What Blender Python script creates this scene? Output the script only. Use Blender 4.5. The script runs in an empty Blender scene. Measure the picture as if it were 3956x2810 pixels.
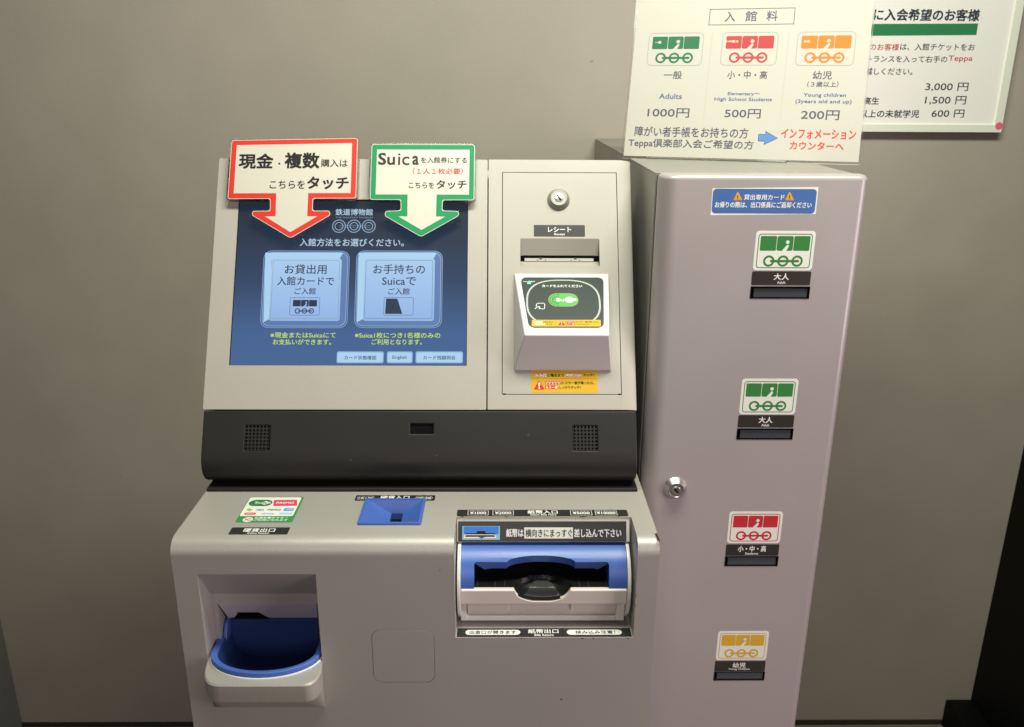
import bpy, bmesh, math
from mathutils import Vector, Matrix
from mathutils.geometry import tessellate_polygon
sc = bpy.context.scene
COL = sc.collection
# ---------------------------------------------------------------- camera
CAM = Vector((0.4185, -0.9492, 0.5480))
P_, Y_, R_ = math.radians(18.1076), math.radians(0.7242), math.radians(0.3422)
fw = Vector((math.sin(Y_)*math.cos(P_), math.cos(Y_)*math.cos(P_), -math.sin(P_)))
rt = Vector((math.cos(Y_), -math.sin(Y_), 0)); up = rt.cross(fw)
rt2 = math.cos(R_)*rt + math.sin(R_)*up; up2 = -math.sin(R_)*rt + math.cos(R_)*up
cd = bpy.data.cameras.new('camera'); cam = bpy.data.objects.new('camera', cd); COL.objects.link(cam)
m3 = Matrix((rt2, up2, -fw)).transposed(); cam.matrix_world = Matrix.Translation(CAM) @ m3.to_4x4()
cd.sensor_width = 36; cd.lens = 3278.36/3956*36; cd.clip_end = 50; cd.clip_start = .01
cd.dof.use_dof = True; cd.dof.focus_distance = 1.27; cd.dof.aperture_fstop = 9.0
sc.camera = cam
sc.view_settings.view_transform = 'Standard'; sc.view_settings.look = 'None'
sc.view_settings.exposure = 0.0; sc.view_settings.gamma = 1.0
# ---------------------------------------------------------------- world and lamps (indoor: ceiling fluorescents, dim room, added front fill)
w = bpy.data.worlds.new("World"); sc.world = w; w.use_nodes = True
bg = w.node_tree.nodes['Background']; bg.inputs[0].default_value = (1.0, .93, .90, 1); bg.inputs[1].default_value = 0.022
def area(name, loc, aim, sx, sy, power, col, spread=180):
    l = bpy.data.lights.new(name, 'AREA'); l.shape = 'RECTANGLE'; l.size = sx; l.size_y = sy; l.energy = power; l.color = col
    l.spread = math.radians(spread)
    o = bpy.data.objects.new(name, l); COL.objects.link(o); o.location = loc
    o.rotation_euler = (Vector(aim)-Vector(loc)).to_track_quat('-Z', 'Y').to_euler(); return o
area('ceiling_lamp', (0.70, -.17, 1.50), (0.68, .34, 0), 1.2, .26, 37, (.97, 1.0, .83))
area('side_lamp', (2.35, -.75, .25), (0.7, .2, -.15), 1.0, 1.1, 28, (1.0, .85, .88))
area('front_fill', (.3, -2.6, .9), (0.5, .2, -.1), 1.4, 1.0, 15, (1.0, .86, .88))  # unseen fill added on the camera side to lift the front faces
FLOOR = -1.1797; YB = 1.0255
# ---------------------------------------------------------------- materials
M = {}
def mat(name, col, rough=.5, metal=0, spec=.5, speckle=0, bump=0, bscale=900, coat=0, emit=0, trans=0, ior=1.45, sscale=1400, mott=0):
    m = bpy.data.materials.new(name); m.use_nodes = True; nt = m.node_tree; b = nt.nodes['Principled BSDF']
    c = (*col, 1); b.inputs['Base Color'].default_value = c; b.inputs['Roughness'].default_value = rough
    b.inputs['Metallic'].default_value = metal; b.inputs['Specular IOR Level'].default_value = spec
    b.inputs['Coat Weight'].default_value = coat; b.inputs['Coat Roughness'].default_value = .08
    if trans: b.inputs['Transmission Weight'].default_value = trans; b.inputs['IOR'].default_value = ior
    if emit: b.inputs['Emission Color'].default_value = c; b.inputs['Emission Strength'].default_value = emit
    if emit: b.inputs['Base Color'].default_value = (0.01,0.01,0.01,1)
    if speckle or mott or bump:
        tc = nt.nodes.new('ShaderNodeNewGeometry')
    if speckle or mott:
        n = nt.nodes.new('ShaderNodeTexNoise'); n.inputs['Scale'].default_value = sscale; n.inputs['Detail'].default_value = 2
        nt.links.new(tc.outputs['Position'], n.inputs['Vector'])
        n2 = nt.nodes.new('ShaderNodeTexNoise'); n2.inputs['Scale'].default_value = 5; n2.inputs['Detail'].default_value = 4
        nt.links.new(tc.outputs['Position'], n2.inputs['Vector'])
        r1 = nt.nodes.new('ShaderNodeMapRange'); r1.inputs['From Min'].default_value = .3; r1.inputs['From Max'].default_value = .7
        r1.inputs['To Min'].default_value = 1-speckle; r1.inputs['To Max'].default_value = 1+speckle; nt.links.new(n.outputs[0], r1.inputs[0])
        r2 = nt.nodes.new('ShaderNodeMapRange'); r2.inputs['From Min'].default_value = .3; r2.inputs['From Max'].default_value = .7
        r2.inputs['To Min'].default_value = 1-mott; r2.inputs['To Max'].default_value = 1+mott; nt.links.new(n2.outputs[0], r2.inputs[0])
        mu = nt.nodes.new('ShaderNodeMath'); mu.operation = 'MULTIPLY'; nt.links.new(r1.outputs[0], mu.inputs[0]); nt.links.new(r2.outputs[0], mu.inputs[1])
        vm = nt.nodes.new('ShaderNodeVectorMath'); vm.operation = 'SCALE'; vm.inputs[0].default_value = col; nt.links.new(mu.outputs[0], vm.inputs['Scale'])
        nt.links.new(vm.outputs[0], b.inputs['Base Color'])
        r3 = nt.nodes.new('ShaderNodeMapRange'); r3.inputs['From Min'].default_value = .3; r3.inputs['From Max'].default_value = .7
        r3.inputs['To Min'].default_value = rough*.82; r3.inputs['To Max'].default_value = min(1, rough*1.2); nt.links.new(n2.outputs[0], r3.inputs[0])
        nt.links.new(r3.outputs[0], b.inputs['Roughness'])
    if bump:
        n = nt.nodes.new('ShaderNodeTexNoise'); n.inputs['Scale'].default_value = bscale; n.inputs['Detail'].default_value = 2
        nt.links.new(tc.outputs['Position'], n.inputs['Vector'])
        bp = nt.nodes.new('ShaderNodeBump'); bp.inputs['Strength'].default_value = bump; bp.inputs['Distance'].default_value = .0006
        nt.links.new(n.outputs[0], bp.inputs['Height']); nt.links.new(bp.outputs[0], b.inputs['Normal'])
    M[name] = m; return m
mat('cream_paint', (.385,.358,.32), .5, .0, .5, .05, .25, 1500, mott=.02)
mat('silver_paint', (.41,.385,.355), .38, .2, .5, .14, .2, 2400, mott=.03)
mat('grey_metal', (.30,.29,.26), .4, .3, .5, .04, .1)
mat('pearl_paint', (.375,.335,.335), .36, .12, .5, .03, .05, coat=.12, mott=.015)
mat('door_edge', (.30,.32,.27), .3, .2, .5, .03)
mat('black_plastic', (.013,.012,.0105), .5, 0, .35, .1, .25, 1600)
mat('black_gloss', (.006,.006,.007), .12)
mat('black_void', (.002,.002,.002), .9, 0, .1)
mat('black_label', (.022,.022,.022), .35)
mat('brown_label', (.03,.025,.023), .35)
mat('white_plastic', (.72,.71,.65), .3, 0, .5, 0, .05)
mat('reader_plastic', (.63,.60,.58), .45, 0, .4, 0, .04)
mat('beige_plastic', (.62,.55,.50), .4, 0, .5, .02, .1)
mat('tray_plastic', (.55,.48,.50), .4)
mat('black_tray', (.008,.009,.008), .32, 0, .25)
mat('hump_plastic', (.045,.05,.046), .25, 0, .5)
mat('shaded_blue', (.018,.042,.15), .45, 0, .4, .02, .15, 900)  # darker copy of blue_plastic: the shade inside the coin bowl is in the colour
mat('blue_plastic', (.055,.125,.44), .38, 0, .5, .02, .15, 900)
mat('deep_blue_plastic', (.03,.075,.30), .4, 0, .5, .02, .15, 900)
mat('chrome', (.62,.63,.65), .3, 1, .5, 0, .05, 300)
mat('satin_steel', (.56,.56,.54), .34, 1, .5, .05, .1)
mat('brushed_plate', (.62,.62,.55), .35, .6, .5, .05, .1)
mat('reader_glass', (.055,.066,.062), .22, 0, .4)
mat('slot_glass', (.055,.062,.072), .12, 0, .6, coat=.5)
mat('acrylic', (.97,.98,.97), .12, 0, .3, trans=1, ior=1.25)
mat('wall_paint', (.385,.345,.295), .8, 0, .25, .03, .35, 260, mott=.05, sscale=500)
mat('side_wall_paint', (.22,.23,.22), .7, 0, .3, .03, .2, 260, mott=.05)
mat('floor_stone', (.22,.20,.15), .6, 0, .3, .1, .4, 160, mott=.1, sscale=300)
mat('skirting', (.03,.028,.02), .5)
mat('black_panel', (.003,.0035,.003), .6, 0, .15)
mat('board_white', (.90,.87,.84), .4)
mat('frame_white', (.80,.82,.72), .3, 0, .5)
mat('pink', (.85,.13,.24), .5)
mat('card_cream', (.42,.40,.36), .6, 0, .2)
mat('backing_cream', (.53,.50,.435), .45)
for k, c in dict(ink=(.012,.012,.014), brownink=(.035,.025,.02), greyink=(.06,.07,.10), navyink=(.04,.08,.22), linegrey=(.22,.27,.25), posterink=(.03,.045,.06),
    redink=(.50,.04,.035), redsign=(.56,.03,.018), white=(.78,.76,.74), palegrey=(.45,.6,.45), palecream=(.80,.76,.62), tan=(.42,.30,.12), suicagreen=(.09,.37,.10), suicadark=(.03,.17,.06),
    darkgreen=(.03,.10,.02), yellow=(.60,.36,.02), pgreen=(.012,.115,.045), pred=(.36,.03,.035), porange=(.60,.15,.01), arrowedge=(.04,.09,.22), arrowblue=(.08,.18,.42),
    postergreen=(.03,.21,.085), stickerwhite=(.72,.72,.66), stickerblue=(.055,.13,.36), orange=(.75,.28,.03), icgreen=(.04,.24,.08), pasmored=(.70,.05,.14), limegreen=(.25,.50,.04),
    skyblue=(.06,.30,.70), paleblue=(.35,.58,.80), greensign=(.008,.23,.085), photo_sky=(.25,.45,.60), photo_blue=(.05,.20,.62), darkgrey=(.05,.06,.06), ringgrey=(.42,.44,.43),
    dgreen=(.035,.19,.045), dred=(.50,.025,.035), dyellow=(.62,.36,.03)).items():
    mat(k, c, .55, 0, .22)
mat('led', (.15,1.0,.75), emit=1.2)
for k, c, e in (('s_light', (.55,.80,1.0), .78), ('s_dim', (.30,.45,.70), .5), ('s_glow', (.20,.40,.95), .38), ('s_rim', (.30,.50,.88), .66), ('s_edge', (.05,.10,.26), .70), ('s_rimlo', (.42,.66,.98), .72),
    ('s_bevel_lo', (.135,.25,.56), .75), ('s_hi', (.46,.74,1.0), .85), ('s_olive', (.36,.46,.40), .7), ('s_teal', (.10,.33,.42), .7), ('s_ink', (.022,.045,.12), .6), ('s_yel', (.72,1.0,.12), .78)):
    mat(k, c, .3, emit=e)
def grad(name, stops, axis='Y', strength=.8, lo=0, hi=1, spec=.5):   # a picture shown by the screen: colour along the panel height
    m = mat(name, (.5,.5,.5), .22, emit=strength, spec=spec); nt = m.node_tree; b = nt.nodes['Principled BSDF']
    tc = nt.nodes.new('ShaderNodeTexCoord'); sp = nt.nodes.new('ShaderNodeSeparateXYZ'); nt.links.new(tc.outputs['Object'], sp.inputs[0])
    mr = nt.nodes.new('ShaderNodeMapRange'); mr.inputs['From Min'].default_value = lo; mr.inputs['From Max'].default_value = hi
    nt.links.new(sp.outputs[axis], mr.inputs[0]); cr = nt.nodes.new('ShaderNodeValToRGB'); nt.links.new(mr.outputs[0], cr.inputs[0])
    el = cr.color_ramp.elements; el[0].position = stops[0][0]; el[0].color = (*stops[0][1], 1); el[1].position = stops[-1][0]; el[1].color = (*stops[-1][1], 1)
    for p, c in stops[1:-1]: e = el.new(p); e.color = (*c, 1)
    nt.links.new(cr.outputs[0], b.inputs['Emission Color']); b.inputs['Base Color'].default_value = (.01,.01,.01,1)
grad('s_btn', [(0,(.26,.43,.78)), (.35,(.36,.56,.92)), (1,(.47,.72,1.0))], 'Y', .86, .095, .235)
grad('s_back', [(0,(.072,.155,.36)), (.2,(.068,.145,.34)), (.5,(.036,.072,.155)), (.75,(.025,.043,.085)), (1,(.018,.028,.045))], 'Y', .82, .062, .312, .2)
# flat print: (kind, layer, colour, ...) in millimetres on the plane that carries it
PRINT = {
 'red': [
  ('T', 3, 'ink', '現金', (34.04, 84.72, 354.01, 377.87), 0.03, 0),
  ('E', 3, 'ink', (92.18, 95.05, 360.69, 363.75), 0),
  ('T', 3, 'ink', '複数', (101.32, 152.66, 354.76, 379.87), 0.03, 0),
  ('T', 3, 'ink', '購入は', (154.74, 194.02, 357.24, 369.48), 0.01, 0),
  ('T', 3, 'ink', 'こちらを', (81.22, 132.64, 323.27, 335.99), 0.01, 0),
  ('T', 3, 'ink', 'タッチ', (135.95, 196.61, 322.74, 342.36), 0.03, 0),
 ],
 'green': [
  ('T', 3, 'brownink', 'Su', (238.9, 263.87, 361.1, 379.92), 0.03, 0),
  ('T', 3, 'brownink', 'ic', (268.12, 285.22, 360.82, 379.23), 0.01, 0),
  ('T', 3, 'brownink', 'a', (289.29, 298.9, 361.32, 375.64), 0.04, 0),
  ('T', 3, 'brownink', 'を入館券にする', (301.78, 369.69, 364.19, 373.81), 0.01, 0),
  ('T', 3, 'redink', '（１人１枚必要）', (290.22, 364.09, 346.82, 356.39), 0.01, 0),
  ('T', 3, 'brownink', 'こちらを', (284.94, 322.22, 324.81, 334.32), 0.01, 0),
  ('T', 3, 'ink', 'タッチ', (325.46, 369.67, 324.01, 337.78), 0.02, 0),
 ],
 'screen': [
  ('T', 3, 's_light', '鉄道博物館', (175.91, 230.85, 288.33, 298.44), 0.01, 0),
  ('T', 3, 's_dim', 'THE RAILWAY MUSEUM', (176.23, 230.9, 283.48, 286.31), 0.01, 0),
  ('C', 1, 's_glow', [(181.7, 271.51), (203.71, 271.6), (225.54, 271.7)], 9.8, 0),
  ('C', 2, 's_light', [(181.7, 271.51), (203.71, 271.6), (225.54, 271.7)], 9.07, 1),
  ('T', 3, 's_light', '入館方法をお選びください。', (125.43, 277.86, 240.58, 252.55), 0.01, 0),
  ('R', 1, 's_rim', (73.44, 199.19, 117.66, 233.76), 12, 0),
  ('R', 2, 's_edge', (74.48, 198.15, 118.72, 232.66), 11.6, 0),
  ('R', 3, 's_rimlo', (75.69, 196.94, 119.96, 231.38), 11, 0),
  ('R', 4, 's_bevel_lo', (76.56, 196.07, 120.84, 230.47), 10.5, 0),
  ('P', 5, 's_hi', [(75.78, 230.25), (189.43, 230.68), (183.38, 219.37), (85.41, 219.01), (88.44, 131.67), (78.42, 125.98)]),
  ('R', 6, 's_btn', (85.94, 187.78, 127.91, 221.73), 4, 0),
  ('R', 1, 's_rim', (208.73, 335.36, 118.01, 234.27), 12, 0),
  ('R', 2, 's_edge', (209.78, 334.31, 119.07, 233.18), 11.6, 0),
  ('R', 3, 's_rimlo', (210.99, 333.1, 120.31, 231.9), 11, 0),
  ('R', 4, 's_bevel_lo', (211.86, 332.23, 121.19, 230.99), 10.5, 0),
  ('P', 5, 's_hi', [(212.16, 230.77), (326.66, 231.2), (320.37, 219.87), (221.6, 219.51), (222.92, 132.04), (212.76, 126.34)]),
  ('R', 6, 's_btn', (221.25, 323.89, 128.28, 222.24), 4, 0),
  ('R', 7, 's_olive', (87.99, 185.51, 131.28, 219.19), 3, 0.6),
  ('R', 7, 's_teal', (223.14, 321.1, 131.65, 219.69), 3, 0.6),
  ('T', 8, 's_ink', 'お貸出用', (105.41, 166.3, 198.0, 212.47), 0.01, 0),
  ('T', 8, 's_ink', '入館カードで', (95.33, 177.75, 180.88, 194.38), 0.01, 0),
  ('T', 8, 's_ink', 'ご入館', (121.17, 151.99, 167.43, 177.29), 0.01, 0),
  ('T', 8, 's_ink', 'お手持ちの', (234.24, 309.6, 198.46, 212.96), 0.01, 0),
  ('T', 8, 's_ink', 'Suicaで', (247.62, 296.87, 181.68, 193.94), 0.01, 0),
  ('T', 8, 's_ink', 'ご入館', (256.89, 287.97, 167.49, 177.36), 0.01, 0),
  ('R', 8, 's_ink', (115.31, 158.45, 136.24, 162.95), 2, 0.5),
  ('G', 8, 's_ink', (116.52, 157.25, 136.77, 162.06), 'plain'),
  ('R', 8, 's_ink', (250.9, 293.82, 136.62, 163.37), 2, 0.5),
  ('P', 8, 's_ink', [(254.05, 161.52), (269.31, 161.57), (270.9, 160.14), (277.98, 138.76), (253.62, 138.69), (253.24, 140.12)]),
  ('T', 3, 's_yel', '※現金またはSuicaにて', (89.34, 182.98, 103.04, 111.48), 0.01, 0),
  ('T', 3, 's_yel', 'お支払いができます。', (93.45, 176.84, 93.04, 101.28), 0.01, 0),
  ('T', 3, 's_yel', '※Suica1枚につき1名様のみの', (210.47, 333.25, 103.02, 111.48), 0.01, 0),
  ('T', 3, 's_yel', 'ご利用となります。', (234.81, 307.27, 93.36, 101.61), 0.01, 0),
  ('R', 1, 's_rim', (185.38, 252.92, 66.17, 83.61), 2.4, 0),
  ('R', 2, 's_rimlo', (186.07, 252.23, 66.86, 82.91), 2.2, 0),
  ('R', 3, 's_hi', (187.09, 251.21, 67.91, 81.86), 2, 0),
  ('T', 5, 's_ink', 'カード状態確認', (196.51, 242.33, 71.22, 77.32), 0.01, 0),
  ('R', 1, 's_rim', (257.19, 294.34, 66.29, 83.73), 2.4, 0),
  ('R', 2, 's_rimlo', (257.88, 293.65, 66.98, 83.03), 2.2, 0),
  ('R', 3, 's_hi', (258.91, 292.63, 68.03, 81.98), 2, 0),
  ('T', 5, 's_ink', 'English', (265.42, 285.96, 71.34, 77.44), 0.01, 0),
  ('R', 1, 's_rim', (298.28, 366.48, 66.4, 83.86), 2.4, 0),
  ('R', 2, 's_rimlo', (298.96, 365.79, 67.1, 83.16), 2.2, 0),
  ('R', 3, 's_hi', (299.99, 364.76, 68.15, 82.11), 2, 0),
  ('T', 5, 's_ink', 'カード残額照会', (309.42, 355.68, 71.46, 77.57), 0.01, 0),
 ],
 'receipt': [
  ('T', 2, 'white', 'レシート', (489.78, 523.74, 262.65, 270.58), 0.02, 0),
  ('T', 2, 'white', 'Receipt', (498.89, 514.76, 256.87, 260.98), 0.02, 0),
 ],
 'ysticker': [
  ('R', 2, 'redink', (468.04, 486.48, 45.93, 51.47), 0.4, 0),
  ('R', 2, 'redink', (512.45, 536.92, 46.3, 51.56), 0.4, 0),
  ('R', 3, 'palecream', (468.45, 473.91, 46.47, 50.9), 0.4, 0),
  ('R', 3, 'palecream', (474.52, 479.99, 46.48, 50.91), 0.4, 0),
  ('R', 3, 'palecream', (480.6, 486.07, 46.5, 50.93), 0.4, 0),
  ('R', 3, 'palecream', (512.86, 518.32, 46.83, 50.99), 0.4, 0),
  ('R', 3, 'palecream', (518.87, 524.34, 46.85, 51.0), 0.4, 0),
  ('R', 3, 'palecream', (524.89, 530.36, 46.86, 51.01), 0.4, 0),
  ('R', 3, 'palecream', (530.9, 536.38, 46.87, 51.02), 0.4, 0),
  ('T', 4, 'redink', 'ピピッ', (469.27, 485.66, 46.62, 50.64), 0.03, 0),
  ('T', 3, 'ink', 'と鳴るまで', (487.43, 510.94, 46.39, 51.1), 0.02, 0),
  ('T', 4, 'redink', 'しっかり', (513.54, 535.96, 46.99, 50.87), 0.03, 0),
  ('T', 3, 'ink', 'タッチ！', (538.29, 554.02, 47.03, 51.19), 0.02, 0),
  ('R', 2, 'brownink', (464.33, 465.69, 43.7, 44.11), 0, 0),
  ('R', 2, 'brownink', (466.81, 468.18, 43.7, 44.12), 0, 0),
  ('R', 2, 'brownink', (469.3, 470.66, 43.71, 44.12), 0, 0),
  ('R', 2, 'brownink', (471.78, 473.15, 43.71, 44.13), 0, 0),
  ('R', 2, 'brownink', (474.26, 475.63, 43.71, 44.13), 0, 0),
  ('R', 2, 'brownink', (476.75, 478.11, 43.72, 44.13), 0, 0),
  ('R', 2, 'brownink', (479.23, 480.6, 43.72, 44.14), 0, 0),
  ('R', 2, 'brownink', (481.72, 483.08, 43.73, 44.14), 0, 0),
  ('R', 2, 'brownink', (484.2, 485.57, 43.73, 44.15), 0, 0),
  ('R', 2, 'brownink', (486.69, 488.05, 43.74, 44.15), 0, 0),
  ('R', 2, 'brownink', (489.17, 490.54, 43.74, 44.16), 0, 0),
  ('R', 2, 'brownink', (491.66, 493.02, 43.75, 44.16), 0, 0),
  ('R', 2, 'brownink', (494.14, 495.51, 43.75, 44.17), 0, 0),
  ('R', 2, 'brownink', (496.63, 497.99, 43.76, 44.17), 0, 0),
  ('R', 2, 'brownink', (499.11, 500.48, 43.76, 44.18), 0, 0),
  ('R', 2, 'brownink', (501.6, 502.97, 43.77, 44.18), 0, 0),
  ('R', 2, 'brownink', (504.09, 505.45, 43.77, 44.18), 0, 0),
  ('R', 2, 'brownink', (506.57, 507.94, 43.77, 44.19), 0, 0),
  ('R', 2, 'brownink', (509.06, 510.42, 43.78, 44.19), 0, 0),
  ('R', 2, 'brownink', (511.54, 512.91, 43.78, 44.2), 0, 0),
  ('R', 2, 'brownink', (514.03, 515.4, 43.79, 44.2), 0, 0),
  ('R', 2, 'brownink', (516.52, 517.88, 43.79, 44.21), 0, 0),
  ('R', 2, 'brownink', (519.0, 520.37, 43.8, 44.21), 0, 0),
  ('R', 2, 'brownink', (521.49, 522.86, 43.8, 44.22), 0, 0),
  ('R', 2, 'brownink', (523.98, 525.34, 43.81, 44.22), 0, 0),
  ('R', 2, 'brownink', (526.46, 527.83, 43.81, 44.23), 0, 0),
  ('R', 2, 'brownink', (528.95, 530.32, 43.82, 44.23), 0, 0),
  ('R', 2, 'brownink', (531.44, 532.8, 43.82, 44.24), 0, 0),
  ('R', 2, 'brownink', (533.92, 535.29, 43.83, 44.24), 0, 0),
  ('R', 2, 'brownink', (536.41, 537.78, 43.83, 44.24), 0, 0),
  ('R', 2, 'brownink', (538.9, 540.27, 43.83, 44.25), 0, 0),
  ('R', 2, 'brownink', (541.39, 542.75, 43.84, 44.25), 0, 0),
  ('R', 2, 'brownink', (543.87, 545.24, 43.84, 44.26), 0, 0),
  ('R', 2, 'brownink', (546.36, 547.73, 43.85, 44.26), 0, 0),
  ('R', 2, 'brownink', (548.85, 550.22, 43.85, 44.27), 0, 0),
  ('R', 2, 'brownink', (551.34, 552.71, 43.86, 44.27), 0, 0),
  ('R', 2, 'brownink', (553.83, 555.19, 43.86, 44.28), 0, 0),
  ('R', 2, 'brownink', (556.31, 557.68, 43.87, 44.28), 0, 0),
  ('P', 2, 'redsign', [(475.37, 40.95), (476.32, 40.4), (482.79, 28.97), (482.1, 28.01), (468.48, 27.98), (467.81, 28.94), (474.41, 40.4)]),
  ('P', 3, 'palecream', [(473.71, 37.64), (475.49, 38.47), (477.26, 37.64), (475.99, 31.85), (474.9, 31.85)]),
  ('E', 3, 'palecream', (474.21, 476.67, 29.1, 31.3), 0),
  ('R', 2, 'redsign', (483.8, 507.13, 35.19, 40.44), 0.4, 0),
  ('T', 4, 'palecream', 'ピピピピピ', (484.76, 506.18, 35.74, 39.88), 0.03, 0),
  ('T', 3, 'ink', 'とエラー音が鳴ったら、', (508.09, 554.1, 35.67, 40.09), 0.02, 0),
  ('R', 2, 'redsign', (483.76, 502.57, 28.99, 33.95), 0.4, 0),
  ('T', 4, 'palecream', 'もう一度', (484.71, 501.61, 29.4, 33.4), 0.03, 0),
  ('T', 3, 'ink', 'しっかりタッチ！', (504.2, 534.61, 29.31, 33.58), 0.02, 0),
 ],
 'face': [
  ('T', 3, 'white', 'カードをふれてください', (479.69, 537.54, 85.17, 90.17), 0.02, 0),
  ('T', 3, 'white', 'Suica取扱中', (452.96, 469.81, 94.82, 97.16), 0.02, 0),
  ('S', 2, 'ringgrey', (456.52, 562.15, 15.33, 99.72), 2.4),
  ('R', 2, 'tan', (487.88, 530.76, 50.1, 74.18), 99, 0),
  ('R', 3, 'suicagreen', (488.42, 530.21, 50.79, 73.47), 99, 0),
  ('R', 4, 'darkgreen', (501.01, 502.92, 71.71, 73.12), 0.3, 0),
  ('R', 4, 'darkgreen', (501.26, 503.17, 68.25, 69.65), 0.3, 0),
  ('R', 4, 'darkgreen', (496.43, 498.35, 70.68, 72.09), 0.3, 0),
  ('R', 4, 'darkgreen', (498.21, 500.13, 67.56, 68.96), 0.3, 0),
  ('R', 4, 'darkgreen', (492.58, 494.49, 68.4, 69.81), 0.3, 0),
  ('R', 4, 'darkgreen', (495.65, 497.56, 66.05, 67.45), 0.3, 0),
  ('R', 4, 'darkgreen', (489.96, 491.86, 65.19, 66.59), 0.3, 0),
  ('R', 4, 'darkgreen', (493.89, 495.8, 63.91, 65.31), 0.3, 0),
  ('R', 4, 'darkgreen', (488.91, 490.81, 61.48, 62.88), 0.3, 0),
  ('R', 4, 'darkgreen', (493.19, 495.1, 61.44, 62.84), 0.3, 0),
  ('R', 4, 'darkgreen', (489.57, 491.47, 57.77, 59.16), 0.3, 0),
  ('R', 4, 'darkgreen', (493.63, 495.53, 58.96, 60.36), 0.3, 0),
  ('R', 4, 'darkgreen', (491.84, 493.74, 54.54, 55.93), 0.3, 0),
  ('R', 4, 'darkgreen', (495.14, 497.04, 56.81, 58.2), 0.3, 0),
  ('R', 4, 'darkgreen', (495.42, 497.32, 52.23, 53.61), 0.3, 0),
  ('R', 4, 'darkgreen', (497.53, 499.43, 55.26, 56.65), 0.3, 0),
  ('R', 4, 'darkgreen', (499.83, 501.73, 51.12, 52.5), 0.3, 0),
  ('R', 4, 'darkgreen', (500.47, 502.37, 54.52, 55.9), 0.3, 0),
  ('T', 5, 'white', 'Su', (499.31, 510.47, 59.27, 65.03), 0.04, 0),
  ('E', 4, 'white', (511.7, 523.95, 56.71, 67.53), 0),
  ('T', 5, 'palegrey', 'ic', (514.56, 521.1, 59.67, 64.9), 0.02, 0),
  ('T', 5, 'white', 'a', (523.28, 528.45, 60.04, 64.76), 0.04, 0),
  ('L', 3, 'white', [(468.51, 45.83), (474.01, 50.5), (476.0, 48.78), (473.92, 46.54), (477.95, 45.69), (481.33, 45.7), (482.47, 47.94), (482.64, 54.33), (481.33, 55.88), (472.78, 55.85), (470.84, 53.94), (470.48, 49.62)], 0.9),
  ('R', 3, 'led', (458.44, 463.95, 91.23, 94.46), 0.8, 0),
  ('P', 4, 'yellow', [(463.94, 25.24), (464.9, 26.09), (559.78, 26.4), (560.12, 25.56), (559.82, 14.66), (463.34, 14.35)]),
  ('R', 5, 'palecream', (466.69, 478.7, 20.9, 23.59), 0.4, 0),
  ('T', 6, 'redink', 'ピピッ', (467.22, 478.17, 21.24, 23.25), 0.02, 0),
  ('R', 5, 'palecream', (466.75, 482.06, 16.89, 19.73), 0.4, 0),
  ('T', 6, 'redink', 'しっかり', (467.28, 481.53, 17.22, 19.4), 0.02, 0),
  ('T', 6, 'ink', 'と鳴るまで', (478.97, 493.38, 20.95, 23.46), 0.01, 0),
  ('T', 6, 'ink', 'タッチ！', (483.66, 493.92, 17.1, 19.61), 0.01, 0),
  ('R', 5, 'brownink', (496.78, 497.05, 14.63, 25.69), 0, 0),
  ('P', 5, 'redsign', [(505.21, 24.2), (510.01, 17.34), (509.44, 16.5), (500.52, 16.47), (500.15, 17.31)]),
  ('P', 6, 'palecream', [(504.61, 22.69), (505.82, 22.69), (505.28, 19.17), (504.88, 19.16)]),
  ('E', 6, 'palecream', (504.44, 505.64, 17.32, 18.66), 0),
  ('R', 5, 'redsign', (510.61, 526.11, 20.72, 24.08), 0.4, 0),
  ('T', 6, 'palecream', 'ピピピピピ', (511.15, 525.57, 21.22, 23.57), 0.02, 0),
  ('T', 6, 'ink', 'とエラー音が鳴ったら、', (526.78, 557.53, 21.3, 23.82), 0.01, 0),
  ('R', 5, 'redsign', (510.19, 523.39, 16.86, 20.21), 0.4, 0),
  ('T', 6, 'palecream', 'もう一度', (510.72, 522.85, 17.36, 19.71), 0.02, 0),
  ('T', 6, 'ink', 'しっかりタッチ！', (523.92, 544.73, 17.25, 19.76), 0.01, 0),
 ],
 'price': [
  ('R', 2, 'greyink', (119.91, 251.11, 216.92, 243.1), 0, 1.0),
  ('T', 3, 'greyink', '入', (144.63, 160.48, 222.6, 238.28), 0.01, 0),
  ('T', 3, 'greyink', '館', (176.16, 193.9, 222.56, 238.79), 0.01, 0),
  ('T', 3, 'greyink', '料', (208.78, 225.46, 222.53, 238.87), 0.01, 0),
  ('G', 2, 'pgreen', (26.42, 114.59, 151.97, 205.48), 'line'),
  ('G', 2, 'pred', (143.74, 229.87, 152.34, 205.29), 'line'),
  ('G', 2, 'porange', (258.39, 344.24, 151.84, 204.86), 'line'),
  ('T', 5, 'palecream', '一般', (37.1, 47.25, 187.77, 192.22), 0.01, 0),
  ('T', 5, 'palecream', '小中高生', (148.37, 169.46, 188.64, 192.55), 0.01, 0),
  ('T', 5, 'palecream', '幼児', (268.28, 277.35, 187.75, 191.57), 0.01, 0),
  ('T', 3, 'greyink', '一般', (56.49, 85.3, 130.31, 143.13), 0.01, 0),
  ('T', 3, 'greyink', '小・中・高', (156.98, 218.08, 130.73, 143.69), 0.01, 0),
  ('T', 3, 'greyink', '幼児', (286.2, 314.7, 130.51, 143.39), 0.01, 0),
  ('T', 3, 'greyink', '（３歳以上）', (279.47, 325.27, 118.48, 127.34), 0.01, 0),
  ('T', 3, 'navyink', 'Adults', (52.11, 88.57, 97.8, 106.42), 0.01, 0),
  ('T', 3, 'navyink', 'Elementary～', (160.5, 209.56, 103.26, 109.75), 0.01, 0),
  ('T', 3, 'navyink', 'High School Students', (140.61, 228.92, 93.97, 101.1), 0.01, 0),
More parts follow.
